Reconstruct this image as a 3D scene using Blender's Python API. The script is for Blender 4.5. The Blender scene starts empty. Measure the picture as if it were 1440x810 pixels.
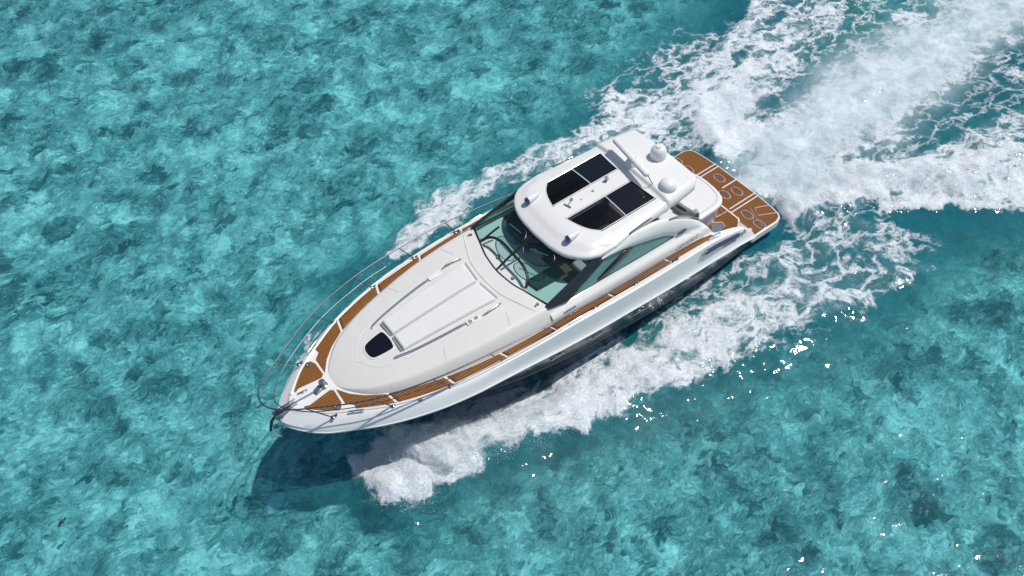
import bpy, bmesh, math, random
import numpy as np
from mathutils import Vector, Matrix

C = bpy.context.scene.collection
scene = bpy.context.scene
random.seed(7)
R_ = math.radians

# ------------------------------------------------------------------ camera
cd = bpy.data.cameras.new('camera'); cam = bpy.data.objects.new('camera', cd); C.objects.link(cam)
cam.location = (14.00987, 10.32787, 16.79303)
cam.rotation_euler = (0.66894, 0.06735, 2.52079)
cd.sensor_width = 36; cd.sensor_fit = 'HORIZONTAL'; cd.lens = 27.735
cd.clip_start = 0.1; cd.clip_end = 3000
scene.camera = cam

# ------------------------------------------------------------------ light
SUN = Vector((-0.50, 0.15, 1.0)).normalized()
elev = math.asin(SUN.z)
w = bpy.data.worlds.new('World'); scene.world = w; w.use_nodes = True
nt = w.node_tree; nt.nodes.clear()
sky = nt.nodes.new('ShaderNodeTexSky'); sky.sky_type = 'NISHITA'; sky.sun_disc = False
sky.sun_elevation = elev; sky.sun_rotation = math.atan2(SUN.x, SUN.y)
bg = nt.nodes.new('ShaderNodeBackground'); bg.inputs[1].default_value = 0.085
wo = nt.nodes.new('ShaderNodeOutputWorld')
nt.links.new(sky.outputs[0], bg.inputs[0]); nt.links.new(bg.outputs[0], wo.inputs[0])
sl = bpy.data.lights.new('sun', 'SUN'); sl.energy = 3.3; sl.angle = R_(0.9); sl.color = (1, 0.965, 0.91)
so = bpy.data.objects.new('sun', sl); C.objects.link(so)
so.rotation_euler = SUN.to_track_quat('Z', 'Y').to_euler()
scene.view_settings.view_transform = 'Standard'; scene.view_settings.look = 'None'
scene.view_settings.exposure = 0.0; scene.view_settings.gamma = 1; scene.view_settings.use_curve_mapping = False
scene.render.engine = 'CYCLES'
scene.cycles.transparent_max_bounces = 16; scene.cycles.max_bounces = 8

# ------------------------------------------------------------------ helpers
def tag(o, label=None, cat=None, group=None, kind=None):
    if label: o['label'] = label
    if cat: o['category'] = cat
    if group: o['group'] = group
    if kind: o['kind'] = kind
    return o

def thing(name, label, cat, loc=(0, 0, 0), group=None):
    o = bpy.data.objects.new(name, None); C.objects.link(o); o.location = loc
    return tag(o, label, cat, group)

def hermite(xs, tab):
    """smooth monotone interpolation through a table of (x, v)"""
    tab = sorted(tab); X = np.array([t[0] for t in tab], float); Y = np.array([t[1] for t in tab], float)
    xs = np.clip(np.asarray(xs, float), X[0], X[-1])
    h = np.diff(X); d = np.diff(Y) / h
    m = np.zeros(len(X)); m[0] = d[0]; m[-1] = d[-1]
    for i in range(1, len(X) - 1):
        m[i] = 0 if d[i-1] * d[i] <= 0 else 2 * d[i-1] * d[i] / (d[i-1] + d[i])
    i = np.clip(np.searchsorted(X, xs, side='right') - 1, 0, len(h) - 1)
    t = (xs - X[i]) / h[i]
    return (2*t**3-3*t**2+1)*Y[i] + (t**3-2*t**2+t)*h[i]*m[i] + (-2*t**3+3*t**2)*Y[i+1] + (t**3-t**2)*h[i]*m[i+1]

def H(x, tab): return float(hermite([x], tab)[0])

def spline(pts, n=8, closed=False):
    """Catmull-Rom through 3-D points"""
    P = [Vector(p) for p in pts]; out = []; L = len(P)
    rng = range(L) if closed else range(L - 1)
    for i in rng:
        if closed: a, b, c, d = P[(i-1) % L], P[i], P[(i+1) % L], P[(i+2) % L]
        else: a, b, c, d = P[max(i-1, 0)], P[i], P[i+1], P[min(i+2, L-1)]
        for k in range(n):
            t = k / n
            out.append(0.5 * ((2*b) + (c-a)*t + (2*a-5*b+4*c-d)*t*t + (3*b-a-3*c+d)*t**3))
    if not closed: out.append(P[-1])
    return out

class MB:
    def __init__(s): s.v = []; s.f = []; s.m = []
    def add(s, vs, fs, mi=0):
        o = len(s.v); s.v += [tuple(v) for v in vs]; s.f += [tuple(i + o for i in f) for f in fs]; s.m += [mi] * len(fs)
        return s
    def grid(s, rows, mi=0, closed=False, flip=False, mats=None):
        nr, nc = len(rows), len(rows[0]); vs = [p for r in rows for p in r]; fs = []; ms = []
        for i in range(nr - 1):
            for j in range(nc if closed else nc - 1):
                a, b = i*nc+j, i*nc+(j+1) % nc; c, d = b+nc, a+nc
                fs.append((a, d, c, b) if flip else (a, b, c, d)); ms.append(mats[i] if mats else mi)
        o = len(s.v); s.v += [tuple(v) for v in vs]; s.f += [tuple(i + o for i in f) for f in fs]; s.m += ms
        return s
    def box(s, c, size, rz=0, ry=0, rx=0, mi=0, taper=1.0):
        M = Matrix.Translation(c) @ Matrix.Rotation(rz, 4, 'Z') @ Matrix.Rotation(ry, 4, 'Y') @ Matrix.Rotation(rx, 4, 'X')
        vs = []
        for z in (-.5, .5):
            k = taper if z > 0 else 1
            for x, y in ((-.5, -.5), (.5, -.5), (.5, .5), (-.5, .5)):
                vs.append(M @ Vector((x*size[0]*k, y*size[1]*k, z*size[2])))
        return s.add(vs, [(3,2,1,0), (4,5,6,7), (0,1,5,4), (1,2,6,5), (2,3,7,6), (3,0,4,7)], mi)
    def tube(s, pts, r, n=8, closed=False, mi=0, caps=True):
        P = [Vector(p) for p in pts]; L = len(P); rows = []
        rr = r if isinstance(r, (list, tuple)) else [r] * L
        up = None
        for i, p in enumerate(P):
            if closed: t = P[(i+1) % L] - P[(i-1) % L]
            else: t = P[min(i+1, L-1)] - P[max(i-1, 0)]
            t.normalize()
            if up is None:
                up = Vector((0, 0, 1)) if abs(t.z) < .9 else Vector((1, 0, 0))
            u = (up - t * up.dot(t)).normalized(); v = t.cross(u); up = u
            rows.append([p + (u*math.cos(a) + v*math.sin(a)) * rr[i] for a in [2*math.pi*k/n for k in range(n)]])
        if closed: rows.append(rows[0])
        s.grid(rows, mi, closed=True)
        if caps and not closed:
            s.add(rows[0], [tuple(range(n))], mi); s.add(rows[-1], [tuple(reversed(range(n)))], mi)
        return s
    def lathe(s, o, prof, n=24, axis=(0, 0, 1), mi=0, sx=1, sy=1):
        A = Vector(axis).normalized(); q = Vector((0, 0, 1)).rotation_difference(A); rows = []
        for r, z in prof:
            rows.append([Vector(o) + q @ Vector((r*sx*math.cos(a), r*sy*math.sin(a), z)) for a in [2*math.pi*k/n for k in range(n)]])
        s.grid(rows, mi, closed=True)
        if prof[0][0] > 1e-4: s.add(rows[0], [tuple(reversed(range(n)))], mi)
        if prof[-1][0] > 1e-4: s.add(rows[-1], [tuple(range(n))], mi)
        return s
    def prism(s, poly, z0, z1, mi=0):
        """poly: list of (x,y); z0/z1 numbers or functions of (x,y)"""
        f0 = z0 if callable(z0) else (lambda x, y: z0); f1 = z1 if callable(z1) else (lambda x, y: z1)
        n = len(poly)
        vs = [(x, y, f0(x, y)) for x, y in poly] + [(x, y, f1(x, y)) for x, y in poly]
        A = sum(poly[i][0]*poly[(i+1) % n][1] - poly[(i+1) % n][0]*poly[i][1] for i in range(n))
        fs = [tuple(range(n, 2*n)), tuple(reversed(range(n)))] + [(i, (i+1) % n, n+(i+1) % n, n+i) for i in range(n)]
        if A < 0: fs = [tuple(reversed(f)) for f in fs]
        return s.add(vs, fs, mi)
    def build(s, name, mats, parent=None, smooth=35, bevel=0, seg=2, solid=0, off=-1, sub=0):
        me = bpy.data.meshes.new(name); me.from_pydata(s.v, [], s.f); me.update()
        me.polygons.foreach_set('material_index', s.m)
        bm = bmesh.new(); bm.from_mesh(me)
        bmesh.ops.remove_doubles(bm, verts=bm.verts, dist=2e-5)
        bmesh.ops.dissolve_degenerate(bm, dist=1e-6, edges=bm.edges)
        bmesh.ops.recalc_face_normals(bm, faces=bm.faces)
        if any(e.is_boundary for e in bm.edges) and sum(f.normal.z*f.calc_area() for f in bm.faces) < 0:
            bmesh.ops.reverse_faces(bm, faces=bm.faces)      # open sheets face the sky
        bm.to_mesh(me); bm.free()
        if not isinstance(mats, (list, tuple)): mats = [mats]
        for m in mats: me.materials.append(m)
        if smooth:
            me.polygons.foreach_set('use_smooth', [True] * len(me.polygons))
            me.set_sharp_from_angle(angle=R_(smooth))
        o = bpy.data.objects.new(name, me); C.objects.link(o); o.parent = parent
        if solid:
            m = o.modifiers.new('solid', 'SOLIDIFY'); m.thickness = solid; m.offset = off
        if bevel:
            m = o.modifiers.new('bevel', 'BEVEL'); m.width = bevel; m.segments = seg; m.limit_method = 'ANGLE'; m.angle_limit = R_(35); m.harden_normals = False
        if sub:
            m = o.modifiers.new('sub', 'SUBSURF'); m.levels = sub; m.render_levels = sub
        return o

# ------------------------------------------------------------------ materials
def mat(name): 
    m = bpy.data.materials.new(name); m.use_nodes = True; n = m.node_tree; n.nodes.clear()
    return m, n, n.nodes.new('ShaderNodeOutputMaterial')
def N(n, t, **kw):
    x = n.nodes.new(t)
    for k, v in kw.items():
        if k.startswith('i_'): x.inputs[k[2:].replace('_', ' ')].default_value = v
        else: setattr(x, k, v)
    return x
def noise(n, co, scale, detail=4, rough=.5, dist=0, off=None):
    x = n.nodes.new('ShaderNodeTexNoise'); x.inputs['Scale'].default_value = scale; x.inputs['Detail'].default_value = detail
    x.inputs['Roughness'].default_value = rough; x.inputs['Distortion'].default_value = dist
    n.links.new(co, x.inputs['Vector']); return x.outputs['Fac']
def math_(n, op, a, b=None, clamp=False):
    x = n.nodes.new('ShaderNodeMath'); x.operation = op; x.use_clamp = clamp
    for i, v in enumerate((a, b)):
        if v is None: continue
        if isinstance(v, (int, float)): x.inputs[i].default_value = v
        else: n.links.new(v, x.inputs[i])
    return x.outputs[0]
def ramp(n, fac, stops, interp='LINEAR'):
    x = n.nodes.new('ShaderNodeValToRGB'); x.color_ramp.interpolation = interp; e = x.color_ramp.elements
    while len(e) < len(stops): e.new(0.5)
    for i, (p, c) in enumerate(stops):
        e[i].position = p; e[i].color = (*c, 1) if len(c) == 3 else c
    n.links.new(fac, x.inputs[0]); return x.outputs[0]
def mixc(n, f, a, b, mode='MIX'):
    x = n.nodes.new('ShaderNodeMix'); x.data_type = 'RGBA'; x.blend_type = mode
    for k, v in ((0, f), (6, a), (7, b)):
        if isinstance(v, (int, float)): x.inputs[k].default_value = v
        elif isinstance(v, tuple): x.inputs[k].default_value = (*v, 1)
        else: n.links.new(v, x.inputs[k])
    return x.outputs[2]
def maprange(n, v, a, b, c=0., d=1., smooth=True):
    x = n.nodes.new('ShaderNodeMapRange'); x.interpolation_type = 'SMOOTHSTEP' if smooth else 'LINEAR'
    for i, q in enumerate((v, a, b, c, d)):
        if isinstance(q, (int, float)): x.inputs[i].default_value = q
        else: n.links.new(q, x.inputs[i])
    return x.outputs[0]
def bump(n, h, strength, dist, normal=None):
    x = n.nodes.new('ShaderNodeBump'); x.inputs['Strength'].default_value = strength; x.inputs['Distance'].default_value = dist
    n.links.new(h, x.inputs['Height'])
    if normal: n.links.new(normal, x.inputs['Normal'])
    return x.outputs[0]
def objco(n): return n.nodes.new('ShaderNodeTexCoord').outputs['Object']
def princ(name, col, rough=.4, metal=0, coat=0, bumpargs=None, mottle=0, spec=.5):
    m, n, out = mat(name); p = n.nodes.new('ShaderNodeBsdfPrincipled'); co = objco(n)
    p.inputs['Base Color'].default_value = (*col, 1); p.inputs['Roughness'].default_value = rough
    p.inputs['Metallic'].default_value = metal; p.inputs['Coat Weight'].default_value = coat; p.inputs['Coat Roughness'].default_value = .08
    p.inputs['Specular IOR Level'].default_value = spec
    if mottle:
        f = noise(n, co, 2.3, 6, .6)
        n.links.new(mixc(n, f, tuple(c*(1-mottle) for c in col), tuple(min(1, c*(1+mottle*.5)) for c in col)), p.inputs['Base Color'])
        n.links.new(maprange(n, noise(n, co, 5, 4), .3, .7, rough*.85, rough*1.25), p.inputs['Roughness'])
    if bumpargs:
        sc, st, di = bumpargs; n.links.new(bump(n, noise(n, co, sc, 3), st, di), p.inputs['Normal'])
    n.links.new(p.outputs[0], out.inputs[0]); return m

M = {}
M['gel'] = princ('white_gelcoat', (.80, .79, .765), .22, coat=.5, mottle=.03)
M['hullwhite'] = princ('hull_white', (.82, .82, .81), .42, coat=.12, mottle=.03, spec=.35)
M['deck'] = princ('textured_deck', (.69, .675, .645), .5, mottle=.05, bumpargs=(90, .12, .003))
M['pad'] = princ('white_vinyl_pad', (.735, .73, .715), .55, mottle=.04, bumpargs=(4, .25, .02))
M['padline'] = princ('grey_piping', (.33, .34, .36), .6)
M['navy'] = princ('navy_gelcoat', (.007, .022, .034), .2, coat=.3, mottle=.3, spec=.4)
M['steel'] = princ('stainless', (.62, .64, .66), .2, metal=1)
M['rail'] = princ('polished_rail', (.17, .18, .20), .22, metal=.9)
M['darksteel'] = princ('dark_steel', (.30, .32, .35), .25, metal=.8)  # darker steel tone for windlass, roller and other fittings
M['black'] = princ('black_frame', (.012, .013, .017), .35)
M['pillar'] = princ('dark_pillar', (.022, .022, .032), .3, coat=.3)
M['blackglass'] = princ('black_glass', (.003, .004, .006), .04, coat=.5)
M['rubber'] = princ('rubber', (.02, .02, .022), .6)
M['seat'] = princ('seat_leather', (.52, .51, .49), .5, mottle=.1)
M['darkseat'] = princ('dark_leather', (.035, .04, .055), .5)
M['grey'] = princ('grey_trim', (.20, .21, .225), .45)
M['lite'] = princ('lens_shell', (.78, .80, .86), .2, coat=.5)
M['blue'] = princ('blue_lens', (.03, .05, .14), .15, coat=.5)
M['dome'] = princ('radome_white', (.78, .78, .78), .35, mottle=.03)
M['vent'] = princ('vent_blue', (.03, .05, .10), .3, mottle=.3)
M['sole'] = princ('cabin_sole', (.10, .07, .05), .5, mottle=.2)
M['brass'] = princ('horn_beige', (.45, .40, .30), .35, metal=.4)
M['mark'] = princ('grey_lettering', (.16, .17, .19), .4)
M['shadepanel'] = princ('shade_panel_dark', (.05, .05, .055), .6)  # for dark panels added inside the cabin to imitate deep shade
M['weed'] = princ('dark_weed', (.008, .035, .03), .6)
M['dash'] = princ('dash_white', (.72, .74, .72), .4, mottle=.04)
M['bubble'] = princ('spray_drops', (.92, .94, .95), .5)

def teak(name, axis):
    m, n, out = mat(name); p = n.nodes.new('ShaderNodeBsdfPrincipled'); co = objco(n)
    sep = n.nodes.new('ShaderNodeSeparateXYZ'); n.links.new(co, sep.inputs[0])
    u = sep.outputs['Y' if axis == 'x' else 'X']
    q = math_(n, 'MULTIPLY', u, 1/.062)
    fr = math_(n, 'FRACT', math_(n, 'ADD', q, 100.)); fl = math_(n, 'FLOOR', q)
    line = math_(n, 'LESS_THAN', fr, .24)
    wn = n.nodes.new('ShaderNodeTexWhiteNoise'); wn.noise_dimensions = '1D'; n.links.new(fl, wn.inputs['W'])
    mp = n.nodes.new('ShaderNodeMapping'); n.links.new(co, mp.inputs[0])
    mp.inputs['Scale'].default_value = (2, 40, 1) if axis == 'x' else (40, 2, 1)
    g = noise(n, mp.outputs[0], 1.2, 5, .6)
    big = noise(n, co, 1.1, 3, .5)
    c = mixc(n, g, (.19, .070, .013), (.35, .140, .030)) if axis == 'x' else mixc(n, g, (.17, .055, .008), (.31, .115, .018))
    c = mixc(n, math_(n, 'MULTIPLY', wn.outputs[0], .35), c, (.16, .062, .016))
    c = mixc(n, maprange(n, big, .35, .7, 0, .35), c, (.30, .13, .035))
    c = mixc(n, math_(n, 'MULTIPLY', line, .9), c, (.045, .022, .010))
    n.links.new(c, p.inputs['Base Color']); p.inputs['Roughness'].default_value = .7; p.inputs['Specular IOR Level'].default_value = .25
    n.links.new(bump(n, math_(n, 'SUBTRACT', 1., line), .3, .003), p.inputs['Normal'])
    n.links.new(p.outputs[0], out.inputs[0]); return m
M['teak'] = teak('teak_fore_aft', 'x'); M['teak2'] = teak('teak_athwart', 'y')

def schlick(n, f0, normal=None):
    lw = n.nodes.new('ShaderNodeLayerWeight'); lw.inputs['Blend'].default_value = .5
    if normal: n.links.new(normal, lw.inputs['Normal'])
    return math_(n, 'ADD', f0, math_(n, 'MULTIPLY', math_(n, 'POWER', lw.outputs['Facing'], 5.), 1-f0), clamp=True)
def glass(name, tint, spec=.05, haze=0.0, hcol=(.1, .3, .28)):
    m, n, out = mat(name)
    tr = n.nodes.new('ShaderNodeBsdfTransparent'); tr.inputs[0].default_value = (*tint, 1)
    gl = n.nodes.new('ShaderNodeBsdfGlossy'); gl.inputs['Roughness'].default_value = .02
    di = n.nodes.new('ShaderNodeBsdfDiffuse'); di.inputs[0].default_value = (*hcol, 1)
    a = n.nodes.new('ShaderNodeMixShader'); a.inputs[0].default_value = haze
    n.links.new(tr.outputs[0], a.inputs[1]); n.links.new(di.outputs[0], a.inputs[2])
    b = n.nodes.new('ShaderNodeMixShader'); n.links.new(schlick(n, .04), b.inputs[0])
    n.links.new(a.outputs[0], b.inputs[1]); n.links.new(gl.outputs[0], b.inputs[2])
    n.links.new(b.outputs[0], out.inputs[0]); return m
M['wsglass'] = glass('tinted_green_glass', (.66, .88, .84), haze=.05, hcol=(.08, .22, .2))
M['sideglass'] = glass('side_green_glass_lit_haze', (.55, .80, .75), haze=.5, hcol=(.32, .68, .62))  # pale haze colour stands in for the lit cabin behind the glass
M['ventglass'] = glass('vent_glass', (.62, .74, .74))
M['roofglass'] = glass('dark_roof_glass', (.70, .72, .73))

# ------------------------------------------------------------------ water, seabed
STROKES = {
 'foam': [
  [(12.85,0.48,0.28,0.7), (12.59,1.07,0.55,0.95), (12.28,1.53,0.69,0.98), (11.72,1.74,0.62,0.96), (10.75,1.79,0.72,0.9), (9.73,2.1,0.73,0.88), (8.8,2.57,0.69,0.84), (7.69,2.81,0.74,0.78), (6.48,2.99,0.82,0.75), (5.23,3.17,0.91,0.72), (3.95,3.35,1.01,0.68), (2.62,3.54,1.08,0.62), (1.29,3.77,1.07,0.55), (0.03,4.1,0.92,0.5), (-1.05,4.6,0.5,0.5), (-1.92,5.05,0.21,0.5)],
  [(12.41,1.09,0.52,1), (12.42,1.81,0.58,1), (12.51,2.14,0.37,0.95)],
  [(12,1.87,0.68,1), (11.24,2.22,0.65,1)],
  [(12.05,2.27,0.44,0.95), (11.45,2.55,0.3,0.9)],
  [(11,1.23,0.42,0.6), (9.86,1.38,0.42,0.7), (8.74,1.62,0.39,0.65), (7.59,1.86,0.39,0.6), (6.58,2.03,0.33,0.5)],
  [(1.22,3.46,1.6,0.46), (-1.33,3.92,1.28,0.45)],
  [(-0.52,1.9,0.64,0.45), (-2.25,3.66,0.66,0.45), (-2.77,4.42,0.44,0.4)],
  [(5.64,2.3,0.37,0.5), (4.18,2.3,0.53,0.45), (2.43,2.34,0.63,0.45), (0.91,2.44,0.7,0.5), (-0.36,2.8,0.72,0.5), (-1.66,3.18,0.74,0.48), (-2.65,3.81,0.55,0.45)],
  [(8.57,3.11,0.43,0.8), (8.58,3.52,0.14,0.7)],
  [(12.88,-2.55,0.23,0.45), (12.18,-2.91,0.23,0.5), (12.7,-2.69,0.27,0.45)],
  [(9.57,-4.13,0.2,0.65), (8.95,-4.31,0.41,0.7), (8.12,-4.49,0.54,0.74), (7.09,-4.56,0.59,0.7), (6.08,-4.54,0.56,0.6), (5.13,-4.41,0.52,0.56), (3.97,-4.53,0.58,0.56), (2.53,-4.6,0.68,0.56), (0.9,-4.46,0.84,0.6), (-0.3,-4.13,0.95,0.66), (-1.53,-3.79,1.02,0.64), (-2.73,-3.72,0.99,0.7)],
  [(7.38,-5.29,0.26,0.6), (6.47,-5.12,0.22,0.65)],
  [(0.22,-5.28,1.21,0.42), (-1.57,-5.21,1.37,0.44), (-4.37,-5.4,1.59,0.46)],
  [(0.44,-3.63,1.39,0.5), (-1.97,-2.95,1.44,0.5), (-6.48,-4.11,2.45,0.46), (-11.02,-4.84,2.43,0.45)],
  [(-7.91,-2.86,1.65,0.4), (-11.39,-3.25,1.5,0.4)],
  [(0.22,-5.28,0.24,0.62), (-0.84,-5.09,0.29,0.6), (-2.11,-4.75,0.35,0.55), (-3.66,-4.68,0.46,0.6), (-5.69,-5.35,0.55,0.66), (-7.21,-6.07,0.46,0.6), (-8.91,-7.4,0.66,0.55)],
  [(-1.08,-2.35,0.56,0.8), (-2.39,-3.06,0.88,0.9), (-3.78,-3.32,1.11,0.72), (-5.4,-3.43,1.05,0.58), (-7.33,-3.92,1.22,0.52), (-9.39,-4.43,1.46,0.5), (-11.59,-5.64,1.56,0.45)],
  [(-6.21,-4.34,0.81,0.6), (-8.12,-4.95,0.97,0.55)],
  [(-0.95,-1.6,0.5,0.95), (-1.9,-2.1,0.85,0.95), (-2.25,-1.37,1.04,0.85), (-3.15,-1.05,0.96,0.7)],
  [(-0.87,-0.05,0.76,0.85), (-2,0.29,1.37,0.78), (-3.88,0,1.44,0.72), (-6.2,-0.28,1.48,0.68), (-9.02,-0.56,1.54,0.66), (-11.73,-0.6,1.59,0.62), (-14.61,-0.37,1.63,0.62), (-18.1,-0.39,1.7,0.6)],
  [(-3.34,1.01,0.61,0.6), (-4.2,2.12,0.52,0.6)],
  [(-5.17,1.09,0.98,0.42), (-7.72,1.48,1.3,0.4), (-10.56,2.02,1.67,0.42)],
  [(-0.66,1.11,0.35,1), (-1.33,1.17,0.62,0.95), (-2.41,1.54,0.95,0.9), (-3.48,2.19,1.06,0.86), (-4.45,2.91,1.08,0.82), (-5.36,3.67,1.1,0.78), (-6.26,4.41,1.22,0.76), (-6.65,5.48,1.1,0.7), (-7.41,6.47,1.24,0.6)],
  [(-2.91,3.14,0.18,0.8), (-4.1,4.11,0.18,0.8), (-5.38,5.23,0.28,0.7)],
  [(-4.6,2.06,0.62,0.55), (-5.53,2.83,0.73,0.6), (-6.83,3.1,0.75,0.56), (-8.15,3.38,0.83,0.55), (-9.52,3.89,0.91,0.5)],
  [(-0.88,1.84,0.3,0.5), (-1.68,2.67,0.39,0.5), (-2.47,3.49,0.44,0.48)],
  [(-11.03,-1.79,0.88,0.6), (-13.17,-1.06,1.22,0.6)],
 ],
 'milk': [
  [(-0.93,-0.4,0.99,0.9), (-1.79,-0.08,1.37,1), (-3.72,-0.13,1.25,1), (-6.18,-0.54,1.43,1), (-8.85,-0.7,1.48,1), (-11.56,-0.76,1.35,1), (-14.81,-0.5,1.52,1), (-18.72,-0.49,1.9,1)],
  [(-1.55,0.98,0.58,0.8), (-2.95,1.86,0.64,0.6), (-4.48,3.13,0.61,0.55), (-5.91,4.43,0.63,0.5)],
  [(-2.06,-2.41,0.72,0.6), (-3.42,-3.13,0.75,0.5)],
  [(11.32,4.08,0.98,0.1), (7.97,4.95,1.18,0.12), (5.94,5.14,1.05,0.08)],
  [(12.3,1.41,0.59,0.7), (10.89,1.68,0.59,0.7), (9.54,2.12,0.52,0.6), (8.22,2.65,0.42,0.4)],
 ],
 'churn': [
  [(12.35,-2.98,1.16,0.5), (9.96,-4.18,1.12,0.7), (7.84,-4.55,1.05,0.65), (5.38,-4.42,1.19,0.7), (2.36,-4.81,1.49,0.8), (-0.48,-4.68,1.81,0.9), (-3.8,-4.82,2.34,1), (-8.05,-6.24,2.91,1), (-11.01,-7.56,3.47,1)],
  [(12.66,2.02,0.68,0.35), (11.24,2.22,1.02,0.55), (9.49,2.64,1.11,0.6), (7.42,3.03,1.26,0.65), (5.09,3.28,1.46,0.75), (2.48,3.65,1.64,0.85), (-0.02,3.83,1.75,0.85), (-2.12,4.23,1.52,0.85), (-3.2,4.77,0.89,0.7)],
  [(8.75,0.41,1.09,0.9), (4.42,0.91,1.55,1), (0.29,1.59,1.69,1)],
  [(-1.02,-1.97,1.39,1), (-4.76,-1.04,2.99,1), (-8.72,-0.05,4.07,1), (-11.71,1.52,4.9,1), (-14.4,2.82,6.1,1)],
  [(-1.4,1.9,1.31,1), (-3.66,3.75,1.25,1), (-5.72,5.43,1.19,0.9), (-7.19,7,1.47,0.8)],
  [(14.11,-0.21,0.8,0.25), (13.1,1.47,0.86,0.35), (12.23,2.56,0.75,0.45)],
 ],
}


def vnoise(x, y, seed):
    rs = np.random.RandomState(seed); T = rs.rand(256, 256).astype(np.float32)
    xi = np.floor(x).astype(int); yi = np.floor(y).astype(int); fx = x - xi; fy = y - yi
    fx = fx*fx*(3-2*fx); fy = fy*fy*(3-2*fy)
    g = lambda a, b: T[a & 255, b & 255]
    return (g(xi, yi)*(1-fx)+g(xi+1, yi)*fx)*(1-fy) + (g(xi, yi+1)*(1-fx)+g(xi+1, yi+1)*fx)*fy
def fbm(x, y, seed, oct=4, gain=.5):
    s = 0; a = 1; t = 0
    for k in range(oct):
        s = s + a*vnoise(x*2**k + 13.7*k, y*2**k + 7.1*k, seed+k); t += a; a *= gain
    return s / t

def field(chains, X, Y, soft):
    """union of soft-edged capsules; soft = share of the radius that fades"""
    out = np.zeros_like(X)
    for ch in chains:
        seg = list(zip(ch, ch[1:])) if len(ch) > 1 else [(ch[0], ch[0])]
        for (x0, y0, r0, i0), (x1, y1, r1, i1) in seg:
            dx, dy = x1-x0, y1-y0; L = dx*dx + dy*dy
            t = np.clip(((X-x0)*dx + (Y-y0)*dy)/L, 0, 1) if L > 0 else np.zeros_like(X)
            d = np.hypot(X - x0 - t*dx, Y - y0 - t*dy); r = (r0 + (r1-r0)*t) * (1 + soft)
            k = np.clip((r - d) / (r * soft*1.25), 0, 1); k = k*k*(3-2*k)
            out = np.maximum(out, k * (i0 + (i1-i0)*t))
    return out

def spaced(lo, hi, step, far, g=1.22):
    core = list(np.arange(lo, hi + step/2, step)); a, s = [], step
    x = core[-1]
    while x < far: s *= g; x += s; a.append(x)
    b, s, x = [], step, core[0]
    while x > -far: s *= g; x -= s; b.append(x)
    return np.array(b[::-1] + core + a)

gx = spaced(-19, 22.5, .085, 700); gy = spaced(-30, 13.5, .085, 700)
X, Y = np.meshgrid(gx, gy, indexing='ij')
wx = X + 1.3*(fbm(X*.55, Y*.55, 3) - .5) + .5*(fbm(X*2.1, Y*2.1, 9) - .5)
wy = Y + 1.3*(fbm(X*.55+40, Y*.55, 5) - .5) + .5*(fbm(X*2.1, Y*2.1+30, 11) - .5)
FO = field(STROKES['foam'], wx, wy, .55)
MI = field(STROKES['milk'], wx, wy, .8)
CH = field(STROKES['churn'], wx, wy, .7)
Z = .10*(fbm(X*.42+Y*.15, Y*.42-X*.1, 21, 3) - .5) + .045*(fbm(X*1.3+Y*.5, Y*1.6, 31, 3) - .5) + .02*(fbm(X*3.5, Y*3.5, 41, 2)-.5)
Z += CH * (.26*(fbm(X*.8, Y*.8, 51, 4) - .5))
Z += FO**1.5 * (.10 + .30*(fbm(X*1.9, Y*1.9, 61, 4, .6) - .42))
# bow-wave crests thrown out along both sides
crest = [[(12.85, 1.55, .45, .35), (12.55, 2.2, .5, .45)], [(12.7, 1.7, .55, .36), (11.9, 1.95, .7, .46), (10.6, 2.3, .8, .44), (9.0, 2.75, .8, .34), (7.2, 3.2, .8, .25), (4.5, 3.7, .9, .18), (1.5, 4.2, .9, .15)],
         [(11.9, -2.6, .4, .2), (9.6, -3.5, .8, .4), (7.5, -4.1, .9, .35), (5, -4.3, .9, .25), (1, -4.5, 1, .2)],
         [(-.6, -1.7, .5, .35), (-1.4, -2.6, .6, .3)], [(-.7, 1.2, .4, .3), (-2.2, 1.9, .6, .35), (-5, 3.2, .7, .3), (-8.5, 4.8, .8, .25)]]
CR = field(crest, wx, wy, .9)
Z += CR * (.75 + .8*(fbm(X*2.4, Y*2.4, 71, 4, .6) - .4))
dist = np.hypot(X-4, Y+6); Z *= np.clip(1.6 - dist/60, .0, 1)
# keep the water below the hull's own floor
inside = (np.abs(Y) < 1.75) & (X > 1.0) & (X < 10.5)
Z = np.where(inside, np.minimum(Z, -.02), Z)
inside2 = (np.abs(Y) < 1.95) & (X > -.3) & (X < 1.6)
Z = np.where(inside2, np.minimum(Z, .12), Z)

def grid_mesh(name, X, Y, Z):
    nx, ny = X.shape; me = bpy.data.meshes.new(name)
    co = np.stack([X, Y, Z], -1).reshape(-1, 3).astype(np.float32)
    idx = np.arange(nx*ny).reshape(nx, ny)
    q = np.stack([idx[:-1, :-1], idx[1:, :-1], idx[1:, 1:], idx[:-1, 1:]], -1).reshape(-1, 4).astype(np.int32)
    me.vertices.add(len(co)); me.vertices.foreach_set('co', co.ravel())
    me.loops.add(q.size); me.loops.foreach_set('vertex_index', q.ravel())
    me.polygons.add(len(q)); me.polygons.foreach_set('loop_start', np.arange(0, q.size, 4, dtype=np.int32))
    me.polygons.foreach_set('loop_total', np.full(len(q), 4, dtype=np.int32))
    me.update(calc_edges=True); me.polygons.foreach_set('use_smooth', np.ones(len(q), bool))
    return me
me = grid_mesh('water', X, Y, Z)
for nm, A in (('foam', FO), ('milk', MI), ('churn', CH)):
    at = me.attributes.new(nm, 'FLOAT', 'POINT'); at.data.foreach_set('value', A.ravel().astype(np.float32))
water = bpy.data.objects.new('water', me); C.objects.link(water)
tag(water, 'clear turquoise sea water with foam trails around the yacht', kind='structure')

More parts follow.
